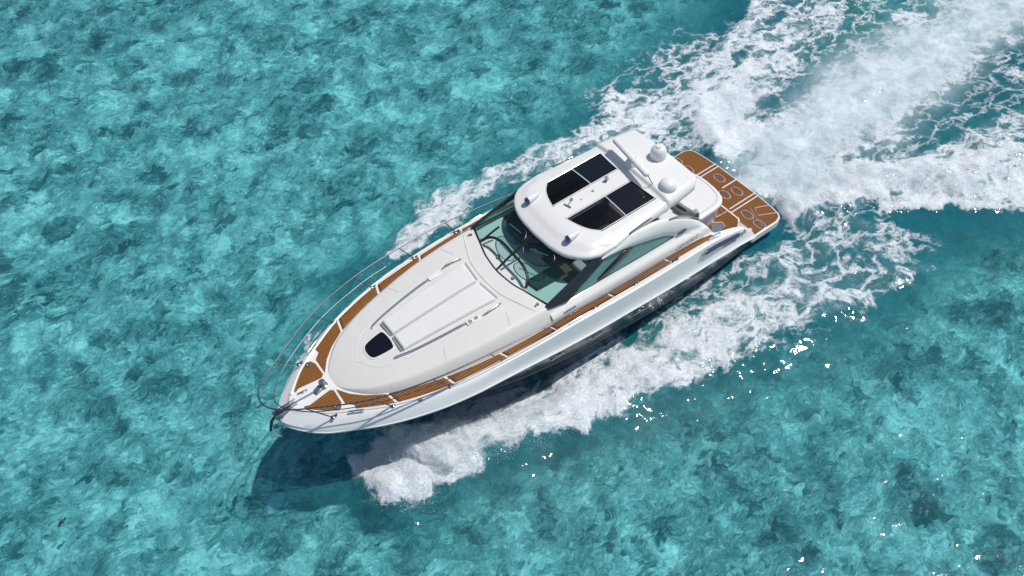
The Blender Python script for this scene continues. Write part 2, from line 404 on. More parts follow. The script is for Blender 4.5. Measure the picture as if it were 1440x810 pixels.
def water_mat():
    m, n, out = mat('sea_water'); co = objco(n); L = n.links.new
    at = lambda k: N(n, 'ShaderNodeAttribute', attribute_name=k).outputs['Fac']
    foam, milk0, churn = at('foam'), at('milk'), at('churn')
    milk = math_(n, 'MAXIMUM', milk0, maprange(n, foam, .35, 1., 0., .62))
    # domain warp for lacy foam
    wn = n.nodes.new('ShaderNodeTexNoise'); wn.inputs['Scale'].default_value = 1.1; wn.inputs['Detail'].default_value = 4; L(co, wn.inputs['Vector'])
    sub = N(n, 'ShaderNodeVectorMath', operation='SUBTRACT'); L(wn.outputs['Color'], sub.inputs[0]); sub.inputs[1].default_value = (.5, .5, .5)
    sc = N(n, 'ShaderNodeVectorMath', operation='SCALE'); L(sub.outputs[0], sc.inputs[0]); sc.inputs['Scale'].default_value = 1.5
    ad = N(n, 'ShaderNodeVectorMath', operation='ADD'); L(co, ad.inputs[0]); L(sc.outputs[0], ad.inputs[1])
    am = N(n, 'ShaderNodeMapping'); L(ad.outputs[0], am.inputs[0]); am.inputs['Rotation'].default_value = (0, 0, R_(-8)); am.inputs['Scale'].default_value = (.66, 1.18, 1)
    wco = am.outputs[0]
    n1 = noise(n, wco, 1.3, 13, .72)
    def web(scale, off, wdt):
        v = n.nodes.new('ShaderNodeTexVoronoi'); v.feature = 'DISTANCE_TO_EDGE'; v.inputs['Scale'].default_value = scale; v.inputs['Randomness'].default_value = 1
        wn2 = n.nodes.new('ShaderNodeTexNoise'); wn2.inputs['Scale'].default_value = scale*1.7; wn2.inputs['Detail'].default_value = 5; L(co, wn2.inputs['Vector'])
        s2 = N(n, 'ShaderNodeVectorMath', operation='SCALE'); L(wn2.outputs['Color'], s2.inputs[0]); s2.inputs['Scale'].default_value = off
        a2 = N(n, 'ShaderNodeVectorMath', operation='ADD'); L(wco, a2.inputs[0]); L(s2.outputs[0], a2.inputs[1]); L(a2.outputs[0], v.inputs['Vector'])
        return maprange(n, v.outputs['Distance'], 0., wdt, 1., 0.)
    milk = math_(n, 'MULTIPLY', milk, maprange(n, n1, .30, .62, .62, 1.))
    w1 = web(1.25, .75, .30); w2 = web(3.3, .32, .34)
    fine = noise(n, wco, 9, 8, .75)
    P = math_(n, 'ADD', math_(n, 'MULTIPLY', n1, .50), math_(n, 'ADD', math_(n, 'MULTIPLY', w1, .20), math_(n, 'ADD', math_(n, 'MULTIPLY', w2, .15), math_(n, 'MULTIPLY', fine, .25))))
    th = maprange(n, foam, 0., 1., .86, .10, smooth=False)
    fm = maprange(n, P, th, math_(n, 'ADD', th, .30))
    fm = math_(n, 'MULTIPLY', fm, maprange(n, foam, .04, .3))
    fm = math_(n, 'MULTIPLY', fm, maprange(n, fine, .2, .6, .70, 1.), clamp=True)
    fm = math_(n, 'MULTIPLY', fm, maprange(n, milk0, .25, 1., 1., .42))
    # ripples
    mp = N(n, 'ShaderNodeMapping'); L(co, mp.inputs[0]); mp.inputs['Rotation'].default_value = (0, 0, R_(35)); mp.inputs['Scale'].default_value = (1, 1.7, 1)
    h1 = noise(n, mp.outputs[0], 1.5, 6, .6, .6); h2 = noise(n, mp.outputs[0], 6., 4, .6, .8)
    hh = math_(n, 'ADD', h1, math_(n, 'MULTIPLY', h2, .22))
    nw = bump(n, hh, 1., .12)
    foamh = math_(n, 'ADD', math_(n, 'MULTIPLY', n1, .8), math_(n, 'MULTIPLY', fine, .3))
    nf = bump(n, foamh, 1., .13)
    tr = n.nodes.new('ShaderNodeBsdfTransparent')
    L(mixc(n, maprange(n, h1, .3, .7), (.44, .84, .88), (.56, .95, .98)), tr.inputs[0])
    # turbid body colour
    tc = mixc(n, milk, mixc(n, churn, (.05, .34, .36), (.012, .140, .180)), (.70, .85, .89))
    di = n.nodes.new('ShaderNodeBsdfDiffuse'); L(tc, di.inputs[0]); L(nw, di.inputs['Normal'])
    tf = math_(n, 'MAXIMUM', math_(n, 'ADD', .13, math_(n, 'MULTIPLY', churn, .72)), math_(n, 'MULTIPLY', milk, .97), clamp=True)
    body = n.nodes.new('ShaderNodeMixShader'); L(tf, body.inputs[0]); L(tr.outputs[0], body.inputs[1]); L(di.outputs[0], body.inputs[2])
    gl = n.nodes.new('ShaderNodeBsdfGlossy'); gl.inputs['Roughness'].default_value = .055
    g1 = noise(n, mp.outputs[0], 1.3, 2, .4, .3); g2 = noise(n, mp.outputs[0], 4.6, 1.5, .4, .4)
    g3 = noise(n, mp.outputs[0], 10., 1, .4)
    ng = bump(n, math_(n, 'ADD', g1, math_(n, 'ADD', math_(n, 'MULTIPLY', g2, .20), math_(n, 'MULTIPLY', g3, .07))), 1., .036); L(ng, gl.inputs['Normal'])
    srf = n.nodes.new('ShaderNodeMixShader'); L(schlick(n, .02, ng), srf.inputs[0]); L(body.outputs[0], srf.inputs[1]); L(gl.outputs[0], srf.inputs[2])
    fd = n.nodes.new('ShaderNodeBsdfDiffuse'); L(nf, fd.inputs['Normal'])
    L(mixc(n, maprange(n, fine, .3, .7), (.66, .74, .80), (.90, .92, .94)), fd.inputs[0])
    fin = n.nodes.new('ShaderNodeMixShader'); L(fm, fin.inputs[0]); L(srf.outputs[0], fin.inputs[1]); L(fd.outputs[0], fin.inputs[2])
    L(fin.outputs[0], out.inputs[0]); return m
me.materials.append(water_mat())

def seabed_mat():
    m, n, out = mat('seabed_reef_sand_caustics'); co = objco(n); L = n.links.new
    def warp(src, scale, amt, detail=3):
        wn = n.nodes.new('ShaderNodeTexNoise'); wn.inputs['Scale'].default_value = scale; wn.inputs['Detail'].default_value = detail; L(src, wn.inputs['Vector'])
        sub = N(n, 'ShaderNodeVectorMath', operation='SUBTRACT'); L(wn.outputs['Color'], sub.inputs[0]); sub.inputs[1].default_value = (.5, .5, .5)
        sc = N(n, 'ShaderNodeVectorMath', operation='SCALE'); L(sub.outputs[0], sc.inputs[0]); sc.inputs['Scale'].default_value = amt
        ad = N(n, 'ShaderNodeVectorMath', operation='ADD'); L(src, ad.inputs[0]); L(sc.outputs[0], ad.inputs[1]); return ad.outputs[0]
    def facets(src, scale, amt):      # refraction by ripples, painted into the bottom as small shifted facets
        w_ = warp(src, scale*.8, .45/scale*1.6, 3)
        mq = N(n, 'ShaderNodeMapping'); L(w_, mq.inputs[0]); mq.inputs['Rotation'].default_value = (0, 0, R_(-30)); mq.inputs['Scale'].default_value = (.75, 1.5, 1)
        v_ = n.nodes.new('ShaderNodeTexVoronoi'); v_.feature = 'SMOOTH_F1'; v_.inputs['Scale'].default_value = scale; v_.inputs['Smoothness'].default_value = .22; L(mq.outputs[0], v_.inputs['Vector'])
        sub = N(n, 'ShaderNodeVectorMath', operation='SUBTRACT'); L(v_.outputs['Color'], sub.inputs[0]); sub.inputs[1].default_value = (.5, .5, .5)
        sc = N(n, 'ShaderNodeVectorMath', operation='SCALE'); L(sub.outputs[0], sc.inputs[0]); sc.inputs['Scale'].default_value = amt
        ad = N(n, 'ShaderNodeVectorMath', operation='ADD'); L(src, ad.inputs[0]); L(sc.outputs[0], ad.inputs[1]); return ad.outputs[0]
    c1 = warp(co, 1.2, .55, 3); c2 = facets(facets(c1, 3.0, .34), 8.0, .16)
    big = noise(n, c1, .20, 3, .5)
    med = noise(n, c2, .85, 8, .60)
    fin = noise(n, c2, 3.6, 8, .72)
    caustic_fine = noise(n, c2, 11, 5, .7)  # fine pale strands: caustic light painted into the seabed colour
    mp = N(n, 'ShaderNodeMapping'); L(c2, mp.inputs[0]); mp.inputs['Rotation'].default_value = (0, 0, R_(-32)); mp.inputs['Scale'].default_value = (1., 2.6, 1)
    stk = noise(n, mp.outputs[0], 2.6, 6, .65, 1.0)
    def rocks(src, scale):
        v_ = n.nodes.new('ShaderNodeTexVoronoi'); v_.feature = 'F1'; v_.inputs['Scale'].default_value = scale; L(src, v_.inputs['Vector'])
        hsh = n.nodes.new('ShaderNodeSeparateColor'); L(v_.outputs['Color'], hsh.inputs[0])
        size = maprange(n, hsh.outputs[0], .3, 1., 0., .62)
        return maprange(n, v_.outputs['Distance'], size, math_(n, 'SUBTRACT', size, .22), 0., 1.)
    r1 = rocks(c2, .95); r2 = rocks(c2, 2.2)
    v = math_(n, 'ADD', math_(n, 'MULTIPLY', big, .14), math_(n, 'ADD', math_(n, 'MULTIPLY', med, .38), math_(n, 'ADD', math_(n, 'MULTIPLY', math_(n, 'ADD', fin, math_(n, 'MULTIPLY', math_(n, 'SUBTRACT', caustic_fine, .5), .45)), .34), math_(n, 'MULTIPLY', stk, .14))))
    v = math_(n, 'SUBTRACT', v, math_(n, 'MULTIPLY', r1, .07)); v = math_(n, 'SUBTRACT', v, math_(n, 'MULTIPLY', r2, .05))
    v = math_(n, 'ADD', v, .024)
    col = ramp(n, v, [(.395, (.045, .085, .11)), (.445, (.13, .19, .21)), (.495, (.30, .38, .39)), (.535, (.50, .58, .57)), (.60, (1.0, 1.0, .94))])  # sand and reef tones; the palest end also paints bright caustics
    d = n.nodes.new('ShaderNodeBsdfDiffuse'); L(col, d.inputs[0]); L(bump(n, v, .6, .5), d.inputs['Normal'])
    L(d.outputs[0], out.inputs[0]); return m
SX, SY = np.meshgrid(spaced(-24, 26, .125, 700, 1.3), spaced(-34, 16, .125, 700, 1.3), indexing='ij')
SZ = -1.05 + .25*(fbm(SX*.3, SY*.3, 91, 3) - .5) + .55*(fbm(SX*1.0, SY*1.0, 95, 3, .45) - .5) + .30*(fbm(SX*3.1, SY*3.1, 97, 2) - .5)
sme = grid_mesh('seabed', SX, SY, SZ)
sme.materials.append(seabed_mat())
tag(bpy.data.objects.new('seabed', sme), 'mottled reef and sand seabed, caustic light painted in, seen through the water', kind='structure')
C.objects.link(bpy.data.objects['seabed'])

# ------------------------------------------------------------------ yacht
yacht = thing('motor_yacht', 'white motor yacht with navy hull sides and teak decks speeding across turquoise water', 'yacht')

BO = [(1.2, 1.88), (3, 2.12), (5, 2.19), (8, 2.15), (9, 2.11), (10, 2.06), (10.8, 1.95), (11.6, 1.74), (12.3, 1.47), (12.8, 1.21), (13.3, .93), (13.6, .69), (13.86, .40), (14.0, .2), (14.09, 0.0)]
ZR = [(1.2, .52), (2.2, .93), (3.2, 1.17), (5.5, 1.43), (7, 1.54), (9.1, 1.80), (10, 1.88), (11, 1.91), (12, 1.92), (14.09, 1.94)]
BD = [(1.25, 1.80), (1.8, 1.86), (2.4, 1.93), (3.3, 2.03), (4.4, 2.09), (5.7, 2.10), (8, 2.05), (9.1, 1.99), (10.3, 1.87), (11.2, 1.66), (11.9, 1.42), (12.6, 1.05), (13.1, .74), (13.45, .42), (13.66, .18), (13.74, 0.0)]
ZD = [(1.25, .60), (1.45, .92), (1.8, 1.26), (2.4, 1.55), (3.3, 1.86), (4.4, 2.0), (5.7, 2.08), (7, 2.17), (8, 2.22), (13.74, 2.24)]
KN = [(1.2, 1.80), (3, 2.0), (5, 2.06), (7, 2.04), (8.6, 1.96), (10, 1.72), (11, 1.42), (12, .95), (12.7, .5), (13.2, 0)]
ZK = [(1.2, .28), (3, .42), (5, .58), (7, .82), (8.6, 1.06), (10, 1.25), (11, 1.36), (13.2, 1.46)]
CHB = [(1.2, 1.72), (4, 1.86), (7, 1.84), (9, 1.6), (10.5, 1.15), (11.6, .55), (12.4, 0)]
ZC = [(1.2, -.05), (6, .02), (8, .12), (10, .4), (12.4, .8)]
def deckz(x): return H(x, ZD)
def bd(x): return H(x, BD)
def yz_row(bt, zt, xe, ts, oy=0, oz=0):
    xs = 1.25 + (xe - 1.25) * ts
    return list(zip(xs, np.maximum(hermite(xs, bt) + oy * np.minimum(1, (xe - xs) * 2), 0), hermite(xs, zt) + oz))
ts = np.sin(np.linspace(0, 1, 90) * math.pi / 2)
for_rows = [
    (BD, ZD, 13.74, 0, .0), (BD, ZD, 13.78, .035, -.015), None,
    (BO, ZR, 14.05, -.02, .09), (BO, ZR, 14.09, .0, .05), (BO, ZR, 14.10, .018, .02), (BO, ZR, 14.09, .0, -.02), (BO, ZR, 14.06, -.03, -.03),
    (KN, ZK, 13.2, .02, .03), (KN, ZK, 13.2, -.02, -.02), (CHB, ZC, 12.4, .0, .0), (CHB, ZC, 12.35, -.1, -.03)]
def hull_rows(sg):
    rows = []
    for r in for_rows:
        if r is None:
            a = rows[-1]; b = yz_row(BO, ZR, 14.05, ts, -.02, .09)
            for k in (.3, .62):
                rows.append([(p[0]+(q[0]-p[0])*k, p[1]+(abs(q[1])-abs(p[1]))*(k**.75) if True else 0, p[2]+(q[2]-p[2])*k) for p, q in zip([(u[0], abs(u[1]), u[2]) for u in a], b)])
            continue
        rows.append(yz_row(*r[:3], ts, r[3], r[4]))
    keelx = 1.25 + (11.6 - 1.25) * ts
    rows.append([(x, 0.0, float(z)) for x, z in zip(keelx, hermite(keelx, [(1.25, -.5), (8, -.4), (10.5, -.1), (11.6, .2)]))])
    return [[(p[0], sg*abs(p[1]), p[2]) for p in r] for r in rows]
hb = MB()
for sg in (1, -1):
    R = hull_rows(sg); mats = [0]*7 + [1]*10
    hb.grid(R, closed=False, flip=(sg > 0), mats=mats[:len(R)-1])
    # transom half
    col = [r[0] for r in R]; hb.add(col + [(1.25, 0, .62)], [tuple(range(len(col)+1)) if sg < 0 else tuple(reversed(range(len(col)+1)))], 0)
hull = hb.build('hull', [M['hullwhite'], M['navy']], yacht, smooth=40)
rb = MB()
for sg in (1, -1):
    xs = 1.25 + 12.83*ts
    rb.tube([(x, sg*(max(H(x, BO), 0) + .012*min(1, (14.09-x)*4)), H(x, ZR)+.0) for x in xs], .028, 6)
rb.build('rub_rail', M['gel'], hull)
nav = MB()      # spray rail along the dark side
for sg in (1, -1):
    xs = np.linspace(1.4, 12.6, 60)
    nav.tube([(x, sg*(H(x, KN)+.012), H(x, ZK)) for x in xs], .014, 5)
nav.build('spray_rail', M['grey'], hull)
for sg in (1, -1):       # hull ports and exhaust outlets as on the dark side
    for x, l in ((8.1, .34), (6.9, .3), (5.6, .3)):
        a = MB(); y = (H(x, BO)+H(x, KN))/2 - .005; z = (H(x, ZR)+H(x, ZK))/2
        pts = [(x+l/2*math.cos(t), sg*(y+.01+.02*math.sin(t)), z+.05*math.sin(t)) for t in np.linspace(0, 2*math.pi, 20, endpoint=False)]
        a.tube(pts, .012, 5, closed=True); a.build('porthole', M['steel'], hull)

# deck moulding
dk = MB()
xs = np.concatenate([np.linspace(7.9, 12, 30), 12 + 1.74*np.sin(np.linspace(0.05, 1, 26)*math.pi/2)])
dk.grid([[(x, v*max(bd(x), 0), deckz(x) - .012*abs(v)) for v in np.linspace(-1, 1, 25)] for x in xs], flip=False)
for sg in (1, -1):
    xs = np.linspace(1.25, 7.9, 60)
    rows = []
    for x in xs:
        yi = 1.62 if x > 3.2 else 1.62 + .14*min(1, (3.2-x)/.4); z = deckz(x)
        rows.append([(x, sg*(yi-.02), max(.78, z - .9) if x < 3.4 else 1.4), (x, sg*yi, z-.03), (x, sg*(yi+.03), z)] + [(x, sg*(yi + .03 + (bd(x)-yi-.03)*k), z) for k in (.25, .5, .75, 1)])
    dk.grid(rows, flip=(sg > 0))
deck = dk.build('deck', M['gel'], yacht, smooth=45)
tb = MB()   # toe rail
for sg in (1, -1):
    xs = np.linspace(3.2, 13.6, 80)
    tb.tube([(x, sg*max(bd(x) - .035, .0), deckz(x)+.004) for x in xs], .03, 6)
tb.build('toe_rail', M['gel'], deck)

# ---- teak panels on deck
TI = [(2.9, 1.80), (5, 1.83), (7.0, 1.83), (8.1, 1.80), (9.4, 1.71), (10.65, 1.485), (11.88, 1.06), (12.4, .68), (12.72, .27)]
TO = [(2.8, 1.86), (3.2, 1.93), (4.5, 1.98), (6.4, 2.0), (8.0, 1.955), (9.3, 1.87), (10.6, 1.72), (11.83, 1.385), (12.3, 1.19), (12.62, .99)]
def zt(x, y=0): return deckz(x) + .008
def strip(x0, x1, sg, slant=.07):
    b = MB(); n = 14; rows = []
    for k in range(n + 1):
        xi = x0 + (x1-x0)*k/n + (slant if x1 < 12 or k < n else 0); xo = x0 + (x1-x0)*k/n
        rows.append([(xi + (xo-xi)*q, sg*(H(xi, TI)*(1-q) + H(xo, TO)*q), deckz(xi+(xo-xi)*q) + .010) for q in np.linspace(0, 1, 5)])
    b.grid(rows, flip=(sg > 0))
    b.build('teak_panel', M['teak'], deck, solid=.006, off=-1)
for sg in (1, -1):
    for x0, x1 in ((2.95, 4.50), (4.55, 6.32), (6.37, 7.98), (8.03, 9.27), (9.33, 10.57), (10.64, 11.80)):
        strip(x0, x1, sg)
    poly = [(11.93, 1.05), (11.87, 1.37), (12.3, 1.20), (12.62, 1.0), (12.60, .85), (12.74, .72), (12.74, .27), (12.55, .56), (12.3, .80)]
    b = MB(); b.prism([(x, sg*y) for x, y in poly], lambda x, y: zt(x)-.004, lambda x, y: zt(x)+.002); b.build('teak_panel', M['teak'], deck, smooth=0)
    poly = [(13.50, .22), (13.38, .27), (12.86, .20), (12.79, .26), (12.80, .62), (12.86, .74), (12.97, .78), (13.12, .66), (13.38, .40), (13.49, .28)]
    b = MB(); b.prism([(x, sg*y) for x, y in poly], lambda x, y: zt(x)-.004, lambda x, y: zt(x)+.002); tk = b.build('teak_panel', M['teak'], deck, smooth=0)
    b = MB(); b.lathe((12.94, sg*.67, 2.245), [(.06, 0), (.06, .012), (.035, .016), (.034, .006), (0, .006)], 20); b.build('drain_ring', M['steel'], tk)
# windlass
b = MB(); b.lathe((12.92, .02, 2.24), [(.10, 0), (.10, .04), (.06, .06), (.05, .12), (.075, .16), (.07, .19), (0, .2)], 20)
b.box((13.06, .06, 2.28), (.18, .12, .08), rz=.3)
wl = b.build('windlass', M['darksteel'], deck, bevel=.006)
b = MB(); b.box((13.36, -.12, 2.262), (.24, .035, .03), rz=-.15); b.box((13.36, -.12, 2.25), (.08, .06, .03)); b.build('deck_cleat', M['steel'], deck, bevel=.008)
b = MB(); b.tube([(13.05, .05, 2.29), (13.3, .04, 2.27), (13.6, .02, 2.27), (13.95, 0, 2.3)], .016, 6); b.build('anchor_chain', M['steel'], deck)
for sg in (1, -1):
    b = MB(); y = 1.08
    b.tube([(12.50, sg*1.13, 2.30), (12.62, sg*1.06, 2.31), (12.80, sg*.96, 2.30)], .016, 8)
    for x, yy in ((12.57, 1.09), (12.72, 1.0)): b.tube([(x, sg*yy, 2.23), (x, sg*yy, 2.30)], .018, 8)
    b.build('mooring_cleat', M['steel'], deck)
    b = MB(); b.lathe((11.40, sg*1.60, 2.225), [(.055, 0), (.055, .02), (.03, .03), (0, .03)], 16); b.build('filler_cap', M['grey'], deck)
    b = MB()
    b.tube([(7.35, sg*2.04, 2.25), (7.52, sg*2.04, 2.26), (7.70, sg*2.04, 2.25)], .016, 8)
    for x in (7.46, 7.6): b.tube([(x, sg*2.04, 2.17), (x, sg*2.04, 2.25)], .016, 8)
    b.build('mooring_cleat', M['steel'], deck)
# bow roller + anchor
b = MB(); b.box((13.85, .0, 2.16), (.55, .16, .05), ry=.05); b.box((13.85, .07, 2.21), (.55, .02, .1), ry=.05); b.box((13.85, -.07, 2.21), (.55, .02, .1), ry=.05)
b.build('bow_roller', M['darksteel'], deck, bevel=.006)
b = MB(); b.tube([(13.62, 0, 2.26), (14.05, .02, 2.24), (14.22, .03, 2.12), (14.34, .05, 1.86)], [.022, .03, .035, .03], 8)
a = b.build('anchor', M['rubber'], yacht)
b = MB(); b.add([(14.30, .03, 2.0), (14.18, .24, 1.72), (14.40, .05, 1.60), (14.30, -.16, 1.75), (14.36, .04, 1.66)], [(0, 1, 4), (0, 4, 3), (1, 2, 4), (4, 2, 3)])
b.build('anchor_fluke', M['steel'], a, smooth=0, solid=.025, off=0)

# ---- coachroof
def trunk_b(x): return H(x, [(7.4, 1.80), (8.1, 1.785), (9.4, 1.69), (10.65, 1.465), (11.5, 1.22), (11.88, 1.04), (12.2, .84), (12.5, .53), (12.66, .28), (12.735, 0)])
def trunk_h(x): return H(x, [(7.4, .34), (8.2, .40), (8.8, .40), (10, .345), (11, .27), (11.6, .215), (12.2, .13), (12.55, .055), (12.735, .0)])
def trunk_z(x, y):
    b = max(trunk_b(x), 1e-3); v = min(abs(y)/b, 1)
    p = (1 - .10*(v/.85)**2) if v < .85 else .90*(1 - ((v-.85)/.15)**1.6)
    return deckz(min(x, 13)) - .01 + trunk_h(x)*p
b = MB()
xs = np.concatenate([np.linspace(7.55, 11.8, 46), 11.8 + .935*np.sin(np.linspace(.05, 1, 24)*math.pi/2)])
vs = np.concatenate([np.linspace(-1, -.84, 8), np.linspace(-.8, .8, 25), np.linspace(.84, 1, 8)])
def wsbase(y): return 8.22 - .115*abs(y)**2.0 * 1.0 - .03*abs(y)
rows = []
for i, x in enumerate(xs):
    r = []
    for v in vs:
        yy = v*trunk_b(x); xx = x
        if x < 8.7:                       # aft edge follows the curve of the windscreen foot
            k = (8.7 - x)/(8.7 - 7.55); xx = 8.7 - k*(8.7 - wsbase(min(abs(yy), 1.62)) + .06); yy = v*trunk_b(xx)
        r.append((xx, yy, trunk_z(xx, yy)))
    rows.append(r)
b.grid(rows)
trunk = b.build('coachroof', M['deck'], yacht, smooth=50)
# moulded ridge around the foredeck lounge
b = MB()
for sg in (1, -1):
    b.tube(spline([(8.62, 0, trunk_z(8.62, 0)), (8.56, sg*.6, trunk_z(8.56, .6)), (8.35, sg*1.15, trunk_z(8.35, 1.15)), (8.2, sg*1.5, trunk_z(8.2, 1.5)-.01)], 8), .018, 6)
    b.tube(spline([(8.56, sg*1.0, trunk_z(8.56, 1.0)-.004), (9.8, sg*.93, trunk_z(9.8, .93)-.004), (11.0, sg*.72, trunk_z(11, .72)-.004), (11.7, sg*.5, trunk_z(11.7, .5)-.004), (12.05, 0, trunk_z(12.05, 0)-.004)], 8), .012, 6)
b.build('moulded_ridge', M['deck'], trunk)
# sun pad : two halves
for sg in (1, -1):
    tq = [0, .006, .012, .02, .03]; tk_ = tq + list(np.linspace(.05, .95, 20)) + [1-q for q in tq[::-1]]
    out = [(11.09, sg*.025), (11.11, sg*.47), (11.05, sg*.50), (10.0, sg*.61), (8.85, sg*.715), (8.73, sg*.69), (8.83, sg*.025)]
    b = MB(); rows = []
    for t in tk_:
        xi = 8.80 + (11.09-8.80)*t; xo = 8.74 + (11.10-8.74)*t; yo = .70 + (.49-.70)*t
        r = []
        for q in (0, .02, .045, .08, .12, .3, .5, .7, .88, .92, .955, .98, 1):
            x = xi + (xo-xi)*q; y = .022 + (yo-.022)*q
            e = min(1, (min(t, 1-t)*2.3/.05), (min(q, 1-q)*yo/.04)); e = max(e, 0)
            r.append((x, sg*y, trunk_z(x, y) + .01 + .075*math.sqrt(1-(1-e)**2) ))
        rows.append(r)
    b.grid(rows, flip=(sg > 0))
    pad = b.build('sun_pad', M['pad'], trunk, smooth=60)
    b = MB()
    b.tube([(11.12, sg*.03, trunk_z(11.12, .03)+.03), (11.14, sg*.47, trunk_z(11.14, .47)+.03)], .02, 8)
    b.tube([(8.75 if True else 0, sg*.06, trunk_z(8.8, .0)+.035), (8.68, sg*.67, trunk_z(8.7, .67)+.035)], .009, 6)
    b.build('pad_piping', M['padline'], pad)
    # handrails either side of the pad
    for pl in ([(11.36, .50), (11.30, .54), (10.9, .64), (10.3, .73), (9.75, .79), (9.62, .80)], [(9.22, .86), (9.1, .875), (8.8, .86), (8.69, .83)]):
        b = MB(); pts = spline([(x, sg*y, trunk_z(x, y) + (.055 if 0 < i < len(pl)-1 else .0)) for i, (x, y) in enumerate(pl)], 6)
        b.tube(pts, .017, 8); b.build('grab_rail', M['steel'], trunk)
    b = MB(); x, y = 8.06, 1.36
    b.lathe((x, sg*y, trunk_z(x, y)), [(.035, 0), (.03, .03), (.015, .05), (0, .05)], 12); b.box((x+.03, sg*y, trunk_z(x, y)+.04), (.10, .03, .03), rz=.4*sg)
    b.build('washer_nozzle', M['grey'], trunk)
# mould seams across the coachroof
for x0, x1 in ((10.35, 10.5), (8.75, 8.9)):
    for sg in (1, -1):
        b = MB(); y0 = .98 if x0 > 10 else 1.1; y1 = trunk_b(x0)*.84
        b.tube([(x0+(x1-x0)*t, sg*(y0+(y1-y0)*t), trunk_z(x0+(x1-x0)*t, y0+(y1-y0)*t)) for t in np.linspace(0, 1, 6)], .005, 4); b.build('mould_seam', M['padline'], trunk)
# cup holders
for y0 in (.82, -.82):
    b = MB(); b.box((9.46, y0, trunk_z(9.46, .82)+.012), (.34, .13, .03), rz=-.08*np.sign(y0)); ch = b.build('cup_holder', M['gel'], trunk, bevel=.012)
    if y0 > 0:
        b = MB()
        for dx in (-.08, .08): b.lathe((9.46+dx, y0, trunk_z(9.46, .82)+.028), [(.05, .0), (.05, .006), (.035, .006), (.03, -.004), (0, -.004)], 16)
        b.build('cup_ring', M['brass'], ch)
# deck hatch
hp = [(11.22, -.23), (11.19, 0), (11.22, .23), (11.32, .27), (11.66, .22), (11.75, .13), (11.77, 0), (11.75, -.13), (11.66, -.22), (11.32, -.27)]
def sp2(poly, n=5): return [(p.x, p.y) for p in spline([(x, y, 0) for x, y in poly], n, True)]
def grow(poly, s, cx=11.48, cy=0): return [(cx+(x-cx)*s, cy+(y-cy)*s) for x, y in poly]
b = MB(); b.prism(grow(sp2(hp), 1.16), lambda x, y: trunk_z(x, y)-.03, lambda x, y: trunk_z(x, y)+.016)
ht = b.build('deck_hatch', M['gel'], trunk, bevel=.012)
b = MB(); b.prism(sp2(hp), lambda x, y: trunk_z(x, y)-.0, lambda x, y: trunk_z(x, y)+.034); b.build('hatch_glass', M['blackglass'], ht, bevel=.01)

# ---- side walls of the deckhouse with the sweeping side window
SILL = [(2.85, 1.9), (4.05, 2.27), (4.77, 2.315), (5.33, 2.34), (6.18, 2.395), (7.36, 2.45), (8.0, 2.52)]
ARC = [(2.85, 1.9), (4.05, 2.28), (4.35, 2.47), (4.69, 2.61), (5.37, 2.82), (5.83, 2.925), (6.25, 2.985), (6.6, 3.0)]
TOP = [(2.84, 1.60), (2.95, 1.86), (3.15, 2.12), (3.5, 2.45), (3.9, 2.72), (4.3, 2.92), (4.8, 3.05), (5.5, 3.13), (6.0, 3.11), (6.3, 3.03), (6.6, 3.0)]
def wally(x, z):
    z0 = deckz(x); t = z - z0
    yb = H(x, [(2.84, 1.74), (3.3, 1.77), (5, 1.79), (8, 1.79)])
    return yb - H(t, [(-.5, 0), (0, 0), (.10, .02), (.16, .04), (.19, .065), (.245, .17), (.32, .195), (.85, .275), (1.2, .36)])
